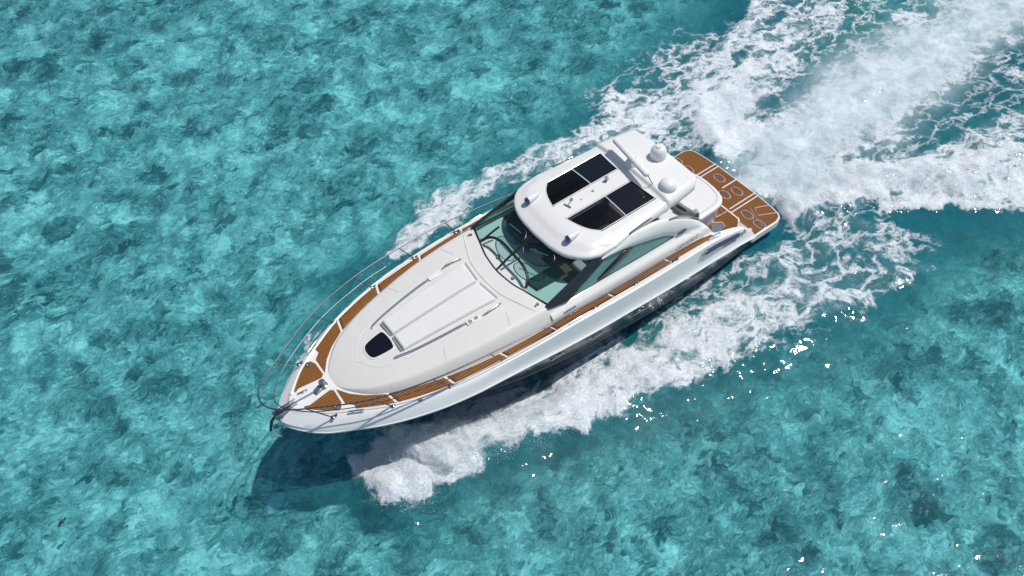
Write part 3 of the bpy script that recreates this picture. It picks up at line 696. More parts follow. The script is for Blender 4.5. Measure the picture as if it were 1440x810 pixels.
for sg in (1, -1):
    b = MB(); rows = []
    for x in np.linspace(2.85, 7.95, 80):
        z0 = deckz(x)-.03; z1 = max(min(H(x, SILL), H(x, TOP)), z0+.01)
        rows.append([(x, sg*wally(x, z0+(z1-z0)*q), z0+(z1-z0)*q) for q in np.linspace(0, 1, 9)] + [(x, sg*(wally(x, z1)-.05), z1+.0), (x, sg*(wally(x, z1)-.09), z1-.08), (x, sg*(wally(x, z1)-.10), 1.35)])
    b.grid(rows, flip=(sg > 0))
    side = b.build('cabin_side', M['gel'], yacht, smooth=50)
    b = MB(); rows = []
    for x in np.linspace(2.852, 6.32, 80):
        z0 = min(H(x, ARC), H(x, TOP)-.002); z1 = max(H(x, TOP), z0+.001)
        rr = [(x, sg*wally(x, z0+(z1-z0)*q), z0+(z1-z0)*q) for q in np.linspace(0, 1, 8)]
        bul = min(1, (z1-z0)/.15)*.045
        rr = [(p[0], p[1] + sg*bul*math.sin(math.pi*i/7), p[2]) for i, p in enumerate(rr)]
        rows.append(rr + [(x, sg*(wally(x, z1)-.04), z1+.02*bul/.045), (x, sg*(wally(x, z1)-.10), z1+.0), (x, sg*(wally(x, z0)-.09), z0)])
    b.grid(rows, flip=(sg > 0))
    b.build('side_arch', M['gel'], side, smooth=60)
    # window
    b = MB(); rows = []
    for x in np.linspace(4.08, 7.8, 50):
        zz0 = H(x, SILL)-.01; zz1 = H(x, ARC)+.02 if x < 6.45 else 3.02 - (x-6.45)*.36
        rows.append([(x, sg*(wally(x, zz0+(zz1-zz0)*q)-.018), zz0+(zz1-zz0)*q) for q in np.linspace(0, 1, 6)])
    b.grid(rows, flip=(sg > 0)); wd = b.build('side_window', M['sideglass'], side)
    b = MB()
    b.tube([(x, sg*(wally(x, H(x, SILL))-.015), H(x, SILL)+.006) for x in np.linspace(4.12, 7.8, 50)], .016, 6)
    b.tube([(x, sg*(wally(x, H(x, ARC))-.01), H(x, ARC)) for x in np.linspace(4.12, 6.4, 40)], .014, 6)
    b.build('window_frame', M['black'], wd)
    b = MB()
    def wp(x, z, o=.005): return (x, sg*(wally(x, z)-o), z)
    b.add([wp(6.50, 2.49), wp(6.24, 2.48), wp(5.42, 2.78), wp(5.66, 2.86)], [(0, 1, 2, 3) if sg > 0 else (3, 2, 1, 0)])
    b.build('window_mullion', M['pillar'], wd, solid=.05, off=0)
    b = MB(); b.tube([(6.62, sg*1.50, 2.5), (6.1, sg*1.42, 2.72)], .015, 6); b.build('window_strut', M['steel'], wd)
    # dark windscreen pillar
    b = MB()
    b.add([(7.93, sg*1.60, 2.55), (7.45, sg*1.645, 2.50), (6.05, sg*1.47, 3.0), (6.5, sg*1.44, 3.1), (7.95, sg*1.50, 2.60)], [(0, 1, 2, 3), (0, 3, 4)] if sg > 0 else [(3, 2, 1, 0), (4, 3, 0)])
    b.build('screen_pillar', M['pillar'], side, smooth=0, solid=.05, off=0, bevel=.01)
    # lettering and badge on the aft quarter of the wall (illegible script in the photograph)
    b = MB()
    def side_script(x0, z0, x1, z1, h, n, r):
        pts = []
        for k in range(n*6+1):
            t = k/(n*6); x = x0+(x1-x0)*t; z = z0+(z1-z0)*t + h*math.sin(k*2*math.pi/6)*(.6+.4*math.sin(k*1.7)); xx = x + h*.5*math.cos(k*2*math.pi/6)
            pts.append((xx, sg*(wally(xx, z)+.055), z))
        return pts
    b.tube(side_script(4.15, 2.13, 3.42, 2.06, .028, 9, .006), .007, 4); b.build('script_lettering', M['mark'], side)
    b = MB(); cx, cz = 3.88, 2.36
    b.tube([(cx+.14*math.cos(t), sg*(wally(cx, cz)+.05), cz-.02+.055*math.sin(t)) for t in np.linspace(0, 2*math.pi, 20, endpoint=False)], .012, 5, closed=True)
    for dx in (-.05, .05): b.tube([(cx+dx+.04*math.cos(t), sg*(wally(cx, cz)+.05), cz-.02+.03*math.sin(t)) for t in np.linspace(0, 2*math.pi, 12, endpoint=False)], .012, 5, closed=True)
    b.build('oval_badge', M['mark'], side)
    b = MB(); b.tube([(7.62+.04*math.sin(k*1.9)-k*.022, sg*(wally(7.4, 2.33)+.012), 2.33+.022*math.cos(k*1.9)) for k in range(16)], .009, 4); b.build('small_emblem', M['mark'], side)
    b = MB(); b.tube([(x, sg*(1.80+.03), deckz(x)+.055) for x in np.linspace(3.3, 8.2, 30)], .012, 6); b.build('side_groove', M['grey'], side)

# ---- interior seen through the glass
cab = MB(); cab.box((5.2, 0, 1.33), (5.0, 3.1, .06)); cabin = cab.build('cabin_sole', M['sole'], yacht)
b = MB()
rows = []
for y in np.linspace(-1.5, 1.5, 30):
    xb = wsbase(abs(y)) - .04
    rows.append([(xb, y, 2.46-.02*abs(y)), (xb-.25, y, 2.44), (7.15+.1*math.cos(y*2), y, 2.42), (7.05, y, 2.30), (7.0, y, 1.4)])
b.grid(rows, flip=True); dash = b.build('dashboard', M['dash'], cabin, smooth=45)
b = MB(); b.box((7.05, -.62, 2.50), (.35, .9, .22), ry=-.35); ins = b.build('instrument_panel', M['darkseat'], dash, bevel=.05)
b = MB(); b.tube([(6.78+.07*math.cos(t), -.62+.19*math.sin(t), 2.42+.18*math.cos(t)) for t in np.linspace(0, 2*math.pi, 28, endpoint=False)], .018, 8, closed=True)
for t in (0, 2.1, 4.2): b.tube([(6.78, -.62, 2.42), (6.78+.07*math.cos(t), -.62+.19*math.sin(t), 2.42+.18*math.cos(t))], .012, 6)
b.build('steering_wheel', M['black'], dash)
b = MB(); b.add([(7.83, .60, 2.475), (6.98, .63, 2.475), (6.98, .97, 2.475), (7.76, .95, 2.475)], [(0, 1, 2, 3)])
ct = b.build('chart_tray', princ('tray_dark_green', (.035, .075, .065), .3), dash, smooth=0, solid=.03, off=0)
b = MB(); P = [(7.83, .60, 2.495), (6.98, .63, 2.495), (6.98, .97, 2.495), (7.76, .95, 2.495)]
b.tube(P, .022, 6, closed=True); b.build('tray_rim', M['black'], ct)
for x, y, s in ((7.95, -1.15, 1), (7.9, -.45, 1), (8.0, .3, 1)):
    b = MB(); b.lathe((x, y, 2.465), [(.05, 0), (.04, .02), (0, .025)], 12); b.box((x, y, 2.49), (.1, .03, .02), rz=.5); b.build('demister_vent', M['grey'], dash)
def chair(x, y, m, wdt=.55, rz=0):
    b = MB(); b.box((x, y, 1.82), (.5, wdt, .16)); s = b.build('helm_seat', m, cabin, bevel=.05, seg=3)
    b = MB(); b.box((x-.27, y, 2.15), (.14, wdt, .62), ry=-.15); b.build('seat_back', m, s, bevel=.05, seg=3)
    b = MB(); b.lathe((x, y, 1.36), [(.16, 0), (.06, .05), (.06, .38)], 14); b.build('seat_post', M['darksteel'], s)
chair(6.0, -.75, M['darkseat'], .6); chair(6.1, .75, M['seat'], .7)
b = MB(); b.box((5.0, .95, 1.75), (1.3, .6, .35)); b.box((4.3, .95, 2.0), (.2, .7, .55)); b.box((5.0, 1.32, 2.05), (1.5, .14, .45)); b.build('lounge_seat', M['seat'], cabin, bevel=.07, seg=3)
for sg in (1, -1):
    b = MB(); b.box((5.1, sg*1.46, 1.9), (3.8, .04, 1.05)); b.build('shade_panel', M['shadepanel'], cabin)  # dark panels added so the cabin looks dark through the skylights
b = MB(); b.box((4.9, -1.46, 2.6), (1.9, .03, .6)); b.build('shade_panel', M['shadepanel'], cabin)  # extra starboard panel, added to darken the view through that skylight
b = MB(); b.box((4.9, -1.0, 1.85), (1.4, .6, .9)); b.build('galley_cabinet', M['darkseat'], cabin, bevel=.03)
b = MB(); b.box((5.25, .25, 1.95), (.8, .5, .05)); b.lathe((5.25, .25, 1.36), [(.12, 0), (.05, .05), (.05, .58)], 12); b.build('cockpit_table', M['seat'], cabin, bevel=.02)

# ---- windscreen
WB = [(-1.56, 7.86, 2.55), (-1.03, 8.03, 2.57), (-.5, 8.18, 2.585), (0, 8.23, 2.59), (.5, 8.18, 2.585), (.95, 8.05, 2.57), (1.56, 7.86, 2.55)]
WT = [(-1.44, 6.48, 3.03), (-1.2, 6.62, 3.05), (-.6, 6.86, 3.07), (0, 6.94, 3.08), (.6, 6.86, 3.07), (1.2, 6.62, 3.05), (1.44, 6.48, 3.03)]
def wsp(s, t):
    """s: -1..1 across, t: 0 foot .. 1 top, slightly bowed"""
    yb = s*1.56; yt = s*1.44
    a = Vector((H(yb, [(p[0], p[1]) for p in WB]), yb, H(yb, [(p[0], p[2]) for p in WB])))
    c = Vector((H(yt, [(p[0], p[1]) for p in WT]), yt, H(yt, [(p[0], p[2]) for p in WT])))
    n = Vector((.38, 0, .92)); return a + (c-a)*t + n*(.05*math.sin(math.pi*t))
def arch_t(s):
    q = (s + .06)/.60; return .40*max(0, 1-abs(q)**2.6)**.5 if abs(q) < 1 else 0
b = MB(); ss = np.linspace(-1, 1, 81)
b.grid([[wsp(s, arch_t(s) + (1-arch_t(s))*t) for t in np.linspace(0, 1, 12)] for s in ss], flip=True)
ws = b.build('windscreen', M['wsglass'], yacht, smooth=60)
b = MB(); b.tube([wsp(s, 0) for s in ss], .030, 8); b.tube([wsp(-1, t) for t in np.linspace(0, 1, 8)], .028, 8); b.tube([wsp(1, t) for t in np.linspace(0, 1, 8)], .028, 8)
b.build('screen_frame', M['black'], ws)
b = MB(); aa = np.linspace(-.655, .535, 60); b.tube([wsp(s, arch_t(s)) for s in aa], .035, 8); b.build('vent_arch', M['black'], ws)
b = MB(); b.tube([wsp(-.03, t) for t in np.linspace(0, .97, 14)], .028, 6); b.build('centre_mullion', M['black'], ws)
b = MB(); b.tube([wsp(-.66+.08*t, t) for t in np.linspace(0, .45, 8)], .026, 6); b.build('screen_mullion', M['black'], ws)
for s0, s1 in ((-.62, -.06), (0.02, .58)):        # opening vent loops with steel stays
    lp = [wsp(s0+(s1-s0)*(.5+.5*math.cos(a)), .66+.19*math.sin(a)) + Vector((.0, 0, .035)) for a in np.linspace(0, 2*math.pi, 30, endpoint=False)]
    b = MB(); b.tube(lp, .014, 6, closed=True); vl = b.build('vent_frame', M['black'], ws)
    b = MB(); b.add(lp, [tuple(range(len(lp)))]); b.build('vent_pane', M['ventglass'], vl, smooth=0)
    b = MB(); b.tube([wsp(s0+(s1-s0)*.22, .64)+Vector((0, 0, .06)), wsp(s0+(s1-s0)*.78, .72)+Vector((0, 0, .07))], .013, 6); b.build('wiper_arm', M['steel'], vl)

# ---- hardtop
XO = [(0, 7.08), (.5, 7.05), (.92, 6.95), (1.22, 6.75), (1.40, 6.48), (1.46, 6.2), (1.50, 5.9)]
XF = [(0, 6.44), (.24, 6.39), (.6, 6.28), (.85, 6.14), (1.05, 5.95), (1.5, 5.8)]
def hw(x): return H(x, [(3.05, 1.06), (3.15, 1.09), (3.3, 1.13), (3.6, 1.17), (4.2, 1.24), (5.0, 1.34), (5.8, 1.44), (6.3, 1.5), (7.2, 1.5)])
def yof(x, v):
    w_ = hw(x); a = min(1.05, w_ - .13)
    return v/1.05*a if v <= 1.05 else a + (v-1.05)/.45*(w_-a)
def scl(x): return hw(x)/1.5
def topz(x, y):
    v = abs(y)/1.5
    z = 3.335 - .06*(y/1.05)**2 if abs(y) < 1.05 else 3.275 - .12*((abs(y)-1.05)/.45)**1.5
    z -= .16*max(0, (x - 6.3)/.8)**2
    z -= .05*max(0, (4.2 - x)/1.1)
    t = max(0, min(1, (4.22 - x)/.07)); z += .085*t*t*(3-2*t)
    return z
vq = [0, .24, 1.05, 1.50]; nv = [3, 8, 7]
V = []
for k in range(3): V += list(np.linspace(vq[k], vq[k+1], nv[k], endpoint=False))
V.append(1.5); i24 = nv[0]; i105 = nv[0]+nv[1]
def colx(v):
    xr = H(v, [(0, 4.36), (.24, 4.37), (1.05, 4.29), (1.5, 4.2)]); xf = H(v, XF); xo = H(v, XO)
    a = list(np.linspace(3.12, 4.08, 7)) + [4.145, 4.17, 4.195, 4.225]; c = list(np.linspace(xr, xf, 12, endpoint=False)); d = list(np.linspace(xf, xo, 11))
    return a + c + d
def plateau(x, y):
    dx = H(min(abs(y), 1.5), XO) - x; dy = 1.5*scl(x) - abs(y)
    d = min(dx*.8, dy + max(0, 6.2 - x)); return .028*max(0, min(1, (d - .17)/.07))
b = MB(); full = []
Vs = [(-v, k) for k, v in list(enumerate(V))[::-1]][:-1] + [(v, k) for k, v in enumerate(V)]
cols = []
for v, k in Vs:
    cols.append([(x, math.copysign(yof(x, abs(v)), v), topz(x, yof(x, abs(v))) + plateau(x, yof(x, abs(v)))) for x in colx(abs(v))])
nc = len(cols[0]); holes = set()
vsf = []; fs = []
for c in cols: vsf += c
for i in range(len(cols)-1):
    ka, kb = Vs[i][1], Vs[i+1][1]
    for j in range(nc-1):
        if min(ka, kb) >= i24 and max(ka, kb) <= i105 and 11 <= j < 23: continue
        fs.append((i*nc+j, i*nc+j+1, (i+1)*nc+j+1, (i+1)*nc+j)[::-1])
b.add(vsf, fs)
# rolled edge all round
edge = [c[0] for c in cols] + cols[-1][1:] + [c[-1] for c in cols[::-1]][1:] + cols[0][::-1][1:-1]
def offs(p, o, dz):
    cx = 5.1; nx = 0; ny = 0
    x, y, z = p
    return (x, y, z, o, dz)
E2 = []; ne = len(edge)
for o, dz in ((0, 0), (.03, -.012), (.05, -.04), (.052, -.085), (.03, -.13), (-.04, -.145), (-.25, -.12)):
    r = []
    for i in range(ne):
        a = Vector(edge[i-1]); c = Vector(edge[(i+1) % ne]); t = (c-a); t.z = 0; t.normalize(); nn = Vector((t.y, -t.x, 0))
        p = Vector(edge[i]); kk = 1 + 1.7*max(0, min(1, (5.2-p.x)/1.3))*max(0, min(1, (abs(p.y)-.5)/.4))*max(0, min(1, (p.x-3.10)/.12))
        if nn.dot(Vector((p.x-5.1, p.y, 0))) < 0: nn = -nn
        r.append(tuple(p + nn*(o*kk if o > 0 else o) + Vector((0, 0, dz*kk))))
    E2.append(r)
b.grid(E2, closed=True)
roof = b.build('hardtop', M['gel'], yacht, smooth=50)
b = MB(); b.grid([[(x, y, topz(x, y)-.15) for y in (-.22, 0, .22)] for x in np.linspace(4.2, 6.4, 8)]); b.grid([[(x, y, topz(x, y)-.12) for y in np.linspace(-1.0*scl(x), 1.0*scl(x), 8)] for x in np.linspace(3.2, 4.25, 5)])
b.build('headliner', M['seat'], roof)
for sg in (1, -1):
    def sk(u, v):      # u 0 rear ..1 front, v .24..1.05
        xr = H(v, [(0, 4.36), (.24, 4.37), (1.05, 4.29), (1.5, 4.2)]); xf = H(v, XF); x = xr+(xf-xr)*u
        return x, sg*yof(x, v)
    def um_(v): xr = H(v, [(0, 4.36), (.24, 4.37), (1.05, 4.29), (1.5, 4.2)]); return (5.2-xr)/(H(v, XF)-xr)
    b = MB(); b.grid([[(*sk(u, v), topz(*sk(u, v))-.0) for v, u in [(v, u0*um_(v)) for v in np.linspace(.225, 1.075, 8)]] for u0 in np.linspace(-.02, 1, 14)], flip=(sg < 0))
    rp = b.build('rear_skylight', M['blackglass'], roof, smooth=60)
    b = MB(); b.grid([[(*sk(u, v), topz(*sk(u, v))-.004) for v, u in [(v, um_(v)+(1-um_(v))*u0) for v in np.linspace(.225, 1.075, 8)]] for u0 in np.linspace(0, 1.02, 14)], flip=(sg < 0))
    fp = b.build('front_skylight', M['roofglass'], roof, smooth=60)
    b = MB(); b.tube([(*sk(um_(v), v), topz(*sk(um_(v), v))+.012) for v in np.linspace(.24, 1.05, 8)], .013, 6); b.build('skylight_bar', M['lite'], fp)
    b = MB()
    ring = [sk(u, .262) for u in np.linspace(0.01, .99, 16)] + [sk(.995, v) for v in np.linspace(.265, 1.02, 12)] + [sk(u, 1.022) for u in np.linspace(.99, 0.01, 16)] + [sk(.005, v) for v in np.linspace(1.03, .26, 8)]
    b.tube([(x, y, topz(x, y)+.026) for x, y in ring], .012, 6, closed=True); b.build('skylight_frame', M['gel'], fp)
    # searchlights / nav lights : teardrop shells with blue lens
    b = MB(); prof = [(.0, -.30), (.045, -.26), (.075, -.12), (.085, 0), (.085, .06)]
    b.lathe((6.66, sg*.78, 3.365), prof, 20, axis=(1, 0, -.08)); nl = b.build('deck_light', M['lite'], roof)
    b = MB(); b.lathe((6.71, sg*.78, 3.36), [(.088, 0), (.085, .04), (.06, .075), (0, .09)], 20, axis=(1, 0, -.08)); b.build('light_lens', M['blue'], nl)
    # grab rail groove on the roof side
    b = MB(); pts = spline([(5.45, sg*1.43, 3.19), (5.38, sg*1.43, 3.22), (4.85, sg*1.38, 3.20), (4.3, sg*1.31, 3.12), (4.2, sg*1.30, 3.06)], 6)
    b.tube(pts, .022, 8); b.build('grab_rail', M['darksteel'], roof)
# roof fittings along the centreline
b = MB(); b.lathe((4.86, -.10, 3.35), [(.07, 0), (.03, .02), (.03, .07), (.055, .09), (.05, .13), (0, .14)], 16); b.build('gps_antenna', M['brass'], roof)
b = MB(); b.lathe((5.33, -.04, 3.35), [(.04, 0), (.03, .04), (0, .05)], 12); b.build('roof_button', M['brass'], roof)
b = MB(); b.tube([(6.13, -.13, 3.37), (6.08, .06, 3.38)], .022, 8); b.tube([(5.9, -.13, 3.37), (6.1, -.03, 3.37)], .016, 6); b.lathe((5.90, -.14, 3.34), [(.04, 0), (.04, .05), (0, .06)], 12); b.build('horn', M['grey'], roof)
b = MB(); b.lathe((5.72, .0, 3.35), [(.022, 0), (.015, .03), (0, .03)], 10); b.build('roof_button', M['grey'], roof)
# radar scanner
b = MB(); b.lathe((4.0, -.12, 3.34), [(.22, 0), (.20, .10), (.15, .20), (.08, .24), (.06, .34)], 24); rd = b.build('radar_scanner', M['dome'], roof)
b = MB(); n = 20; cx, cy, cz = 4.12, -.10, 3.70; dx, dy = math.sin(.15), math.cos(.15)
prof = [(math.cos(t)*.080, math.sin(t)*.062) for t in np.linspace(0, 2*math.pi, 14, endpoint=False)]
rows = []
for k, (s, sc_) in enumerate([(-.74, .3), (-.73, .8), (-.70, 1), (.70, 1), (.73, .8), (.74, .3)]):
    rows.append([(cx + s*dx*1 + p*dy*sc_, cy + s*dy - p*dx*sc_, cz + q*sc_) for p, q in prof])
b.grid(rows, closed=True); b.add(rows[0], [tuple(range(14))]); b.add(rows[-1], [tuple(reversed(range(14)))]); b.build('radar_bar', M['dome'], rd, smooth=50)
b = MB(); b.tube(spline([(4.20, .55, 3.68), (4.20, .64, 3.64), (4.16, .70, 3.50), (4.10, .72, 3.36)], 5), .012, 6); b.build('radar_cable', M['grey'], rd)
# satellite domes
b = MB(); b.lathe((3.38, .08, 3.33), [(.20, 0), (.20, .02), (.18, .03), (.195, .05), (.205, .14), (.20, .25), (.18, .33), (.13, .39), (.07, .41), (0, .415)], 28); d1 = b.build('satellite_dome', M['dome'], roof, smooth=50)
b = MB(); b.lathe((3.38, .08, 3.325), [(.24, 0), (.24, .02), (0, .02)], 28); b.build('dome_base', M['grey'], d1)
b = MB(); b.lathe((3.38, .08, 3.72), [(.08, 0), (.09, .02), (.075, .045), (.0, .055)], 20); b.build('dome_cap', M['dome'], d1)
b = MB(); b.lathe((3.88, .97, 3.30), [(.20, 0), (.22, .04), (.22, .12), (.19, .20), (.12, .255), (0, .275)], 28); b.build('satellite_dome', M['dome'], roof, smooth=60)

# ---- rails
def make_rail(sg):
    b = MB()
    top = spline([(14.2, 0, 2.92), (14.17, sg*.17, 2.92), (13.98, sg*.42, 2.90), (13.52, sg*.73, 2.88), (12.34, sg*1.38, 2.88), (11.06, sg*1.75, 2.87), (9.74, sg*1.92, 2.80), (8.39, sg*2.01, 2.70), (6.95, sg*2.02, 2.50), (5.72, sg*2.02, 2.30), (4.5, sg*2.02, 2.14), (4.35, sg*2.02, 2.02)], 8)
    b.tube(top, .016, 8)
    rail = b.build('bow_rail', M['rail'], yacht)
    b = MB(); mid = spline([(13.95, 0, 2.62), (13.86, sg*.25, 2.62), (13.36, sg*.74, 2.60), (12.2, sg*1.37, 2.60), (10.95, sg*1.72, 2.58), (10.2, sg*1.83, 2.55)], 8)
    b.tube(mid, .011, 8); b.build('middle_rail', M['rail'], rail)
    for (x0, y0), (x1, y1, z1) in zip([(13.12, .84), (11.96, 1.39), (10.73, 1.75), (9.45, 1.91), (8.17, 1.98), (6.92, 2.0), (5.69, 2.0), (4.47, 2.0)], [(13.52, .73, 2.88), (12.34, 1.38, 2.88), (11.06, 1.75, 2.87), (9.74, 1.92, 2.80), (8.39, 2.01, 2.70), (6.95, 2.02, 2.50), (5.72, 2.02, 2.30), (4.5, 2.02, 2.14)]):
        b = MB(); z0 = deckz(x0); b.tube([(x0, sg*y0, z0), (x1, sg*y1, z1)], .014, 8); b.lathe((x0, sg*y0, z0), [(.045, 0), (.045, .015), (.02, .03)], 12); b.box((x0-.06, sg*y0, z0+.015), (.10, .04, .02)); b.build('stanchion', M['rail'], rail)
make_rail(1); make_rail(-1)
for sg in (1, -1):
    b = MB(); b.tube(spline([(3.3, sg*1.99, 1.90), (3.25, sg*1.99, 1.97), (2.9, sg*1.96, 1.92), (2.85, sg*1.95, 1.78)], 5), .014, 6); b.build('grab_rail', M['steel'], deck)

# ---- quarters: long blue intake slot and lettering on the outer side
def topside(x, q):      # point on the white topside band, q 0 deck edge .. 1 rub rail
    p = Vector((x, bd(x)+.035, deckz(x)-.015)); r = Vector((x, H(x, BO)-.02, H(x, ZR)+.09)); return p + (r-p)*q
for sg in (1, -1):
    b = MB(); pts = []
    for x in np.linspace(3.55, 2.05, 20):
        p = topside(x, .30); pts.append((x, sg*(p.y+.012), p.z))
    b.tube(pts, [.03]+[.062]*18+[.03], 10); b.build('air_intake', M['vent'], hull)
    b = MB(); 
    for x in (3.58, 2.0):
        p = topside(x, .30); b.lathe((x, sg*(p.y+.0), p.z), [(.05, 0), (.05, .05), (0, .06)], 12, axis=(0, sg, .6))
    b.build('intake_cap', M['steel'], hull)
    b = MB(); pts = []
    for k in range(61):
        t = k/60; x = 2.75-.55*t if sg > 0 else 2.2+.55*t; p = topside(x, .58 + .05*math.sin(k*.85)*(1+.5*math.sin(k*.31))); pts.append((x+.015*math.cos(k*.85), sg*(p.y+.02), p.z))
    b.tube(pts, .008, 4); b.build('script_lettering', M['mark'], hull)
    b = MB(); p = topside(1.86, .22); b.lathe((1.86, sg*(p.y-.01), p.z), [(.075, 0), (.075, .03), (.05, .035), (.05, .02), (0, .02)], 14, axis=(0, sg*.6, 1)); b.build('shore_power_socket', M['grey'], hull)

# ---- cockpit, sun lounge and swim platform
b = MB(); pl = [(2.95, .30), (1.28, .30), (1.28, 1.30), (1.40, 1.45), (1.55, 1.62), (1.8, 1.78), (3.2, 1.76)]
b.prism(pl, .60, .80); cs = b.build('cockpit_sole', M['gel'], yacht, bevel=.01)
b = MB(); b.prism([(2.92, .34), (1.33, .34), (1.33, 1.28), (1.43, 1.40), (1.60, 1.56), (1.85, 1.72), (2.9, 1.72)], .798, .808); tk = b.build('teak_panel', M['teak2'], cs, smooth=0)
b = MB(); b.tube([(1.36, .9, .812), (1.95, .88, .812), (2.4, .86, .812)], .010, 4); b.tube([(1.98, .95, .815), (1.75, 1.12, .815), (1.80, 1.28, .815)], .014, 6); b.build('inlay_line', M['lite'], tk)
b = MB(); b.add([(2.02, .98, .83), (1.80, 1.14, .83), (1.84, 1.30, .83), (2.18, 1.36, .83), (2.22, 1.2, .83)], [(0, 1, 2, 3, 4)]); b.build('floor_mat', M['mark'], cs, smooth=0, solid=.02, off=-1)
# coaming end cap at the transom corner
for sg in (1, -1):
    b = MB(); b.prism([(1.95, sg*1.76), (1.72, sg*1.60), (1.55, sg*1.44), (1.38, sg*1.45), (1.23, sg*1.60), (1.18, sg*1.80), (1.45, sg*1.82), (1.95, sg*1.87)], .5, lambda x, y: min(.60 + (x-1.2)*1.25, 1.24)); b.build('transom_corner', M['gel'], yacht, bevel=.05, seg=3)
# transom lounge
def rounded(poly, n=4): return [(p.x, p.y) for p in spline([(x, y, 0) for x, y in poly], n, True)]
LO = [(2.04, -.91), (1.80, -.72), (1.67, -.55), (1.52, -.28), (1.46, 0), (1.465, .3), (1.49, .54), (1.57, .80), (1.70, .95), (1.90, 1.03), (2.3, 1.06), (2.95, 1.02), (2.97, .5), (2.97, -.5), (2.95, -.98), (2.5, -1.0)]
b = MB(); b.prism(grow(rounded(LO), .93, 2.2, 0), .62, 1.34); lb = b.build('lounge_base', M['gel'], yacht, bevel=.03, seg=3)
b = MB(); b.prism(rounded(LO), 1.32, 1.47); b.build('sun_pad', M['dome'], lb, bevel=.06, seg=4)
b = MB(); b.tube([(x, y, 1.473) for x, y in grow(rounded(LO), .86, 2.2, 0)], .006, 5, closed=True); b.build('cushion_seam', M['padline'], lb)
b = MB(); b.tube([(1.56, -.12, 1.473), (2.1, -.10, 1.474), (2.8, -.12, 1.473)], .006, 5); b.build('cushion_seam', M['padline'], lb)
b = MB(); b.tube([(1.60, .94, .9), (1.85, 1.0, 1.3)], .012, 6); b.build('gate_hinge', M['grey'], lb)
b = MB(); b.box((3.25, .75, 1.58), (.62, .95, .20), rz=.05); st = b.build('cockpit_seat', M['dome'], yacht, bevel=.07, seg=4)
b = MB(); rows = []
for a in np.linspace(-.1, math.pi*.62, 14):
    cx, cy = 2.62+.0*a, .80
    ctr = Vector((cx + .16*math.cos(a)*.8 + .2, cy - .32 + .60*math.sin(a), 1.72))
    rows.append([ctr + Vector((math.cos(t)*.10*math.cos(a), math.cos(t)*.10*math.sin(a), math.sin(t)*.22)) for t in np.linspace(0, 2*math.pi, 12, endpoint=False)])
b.grid(rows, closed=True); b.add(rows[0], [tuple(range(12))]); b.add(rows[-1], [tuple(reversed(range(12)))]); b.build('seat_back', M['seat'], st, smooth=60)
b = MB(); b.box((2.98, .72, 1.86), (.10, .30, .10), rz=.2); b.build('headrest', M['darkseat'], st, bevel=.03, seg=3)
b = MB(); b.box((3.3, -.6, 1.58), (.62, 1.2, .20)); b.build('cockpit_seat', M['dome'], yacht, bevel=.07, seg=4)
b = MB(); b.tube(spline([(4.25, 1.50, 2.93), (3.9, 1.50, 2.80), (3.4, 1.52, 2.44), (3.1, 1.56, 2.14)], 6), .018, 6); b.build('cockpit_handrail', M['grey'], yacht)

PF = [(-.02, 0), (-.02, .72), (.02, 1.35), (.07, 1.66), (.16, 1.80), (.35, 1.86), (1.30, 1.86)]
def plat(ins):
    h = [(-.02+ins, 0), (-.02+ins, .72), (.02+ins, 1.35), (.07+ins, 1.66-ins*.4), (.16+ins*.7, 1.80-ins), (.35, 1.86-ins), (1.28, 1.86-ins)]
    return h + [(x, -y) for x, y in h[::-1][:-1]]
b = MB(); b.prism(plat(0), .26, .50); pf = b.build('swim_platform', M['gel'], yacht, bevel=.03, seg=3)
b = MB(); b.prism(plat(.045), .498, .508); tk = b.build('teak_panel', M['teak2'], pf, smooth=0)
b = MB()
for y in (.715, .84): 
    for sg in (1, -1): b.box((.50 if y < .8 else .55, sg*y, .512), (1.0 if y < .8 else 1.1, .030, .012))
b.box((.27, 0, .512), (.60, .034, .012))
b.box((1.14, .25, .512), (.02, 1.5, .012)); 
b.box((.44, 1.13+.13, .512), (.02, .0, .012)) if False else None
b.tube([(.06, 1.28, .51), (.43, 1.12, .51), (.56, 1.38, .51), (.10, 1.62, .51)], .012, 4)
b.tube([(.52, 1.0, .51), (.78, 1.72, .51)], .004, 4)
b.build('inlay_line', M['lite'], tk)
for x, y in ((.79, -1.63), (.78, -1.17), (.34, -.35), (.34, .35), (.78, 1.17), (.79, 1.63), (.70, .23)):
    b = MB(); el = lambda a_, b_, z: [(x + a_*math.cos(t), y + b_*math.sin(t), z) for t in np.linspace(0, 2*math.pi, 26, endpoint=False)]
    b.tube(el(.12, .19, .512), .007, 5, closed=True); fit = b.build('chock_ring', M['lite'], pf)
    b = MB(); b.tube(el(.078, .135, .512), .009, 5, closed=True); b.build('inner_ring', M['mark'], fit)
    b = MB(); b.box((x, y-.15, .525), (.05, .06, .02)); b.box((x, y+.15, .525), (.05, .06, .02)); b.build('latch', M['steel'], fit)
b = MB(); b.tube([(1.25, .05, .52), (.95, .12, .53), (.80, .2, .53)], .02, 6); b.box((.98, .12, .53), (.3, .06, .03), rz=.3); b.build('boarding_ladder', M['darksteel'], pf)

SPLIT = ('pad_piping', 'cup_ring', 'intake_cap', 'latch', 'headliner', 'inlay_line', 'window_frame', 'rub_rail', 'spray_rail', 'toe_rail')
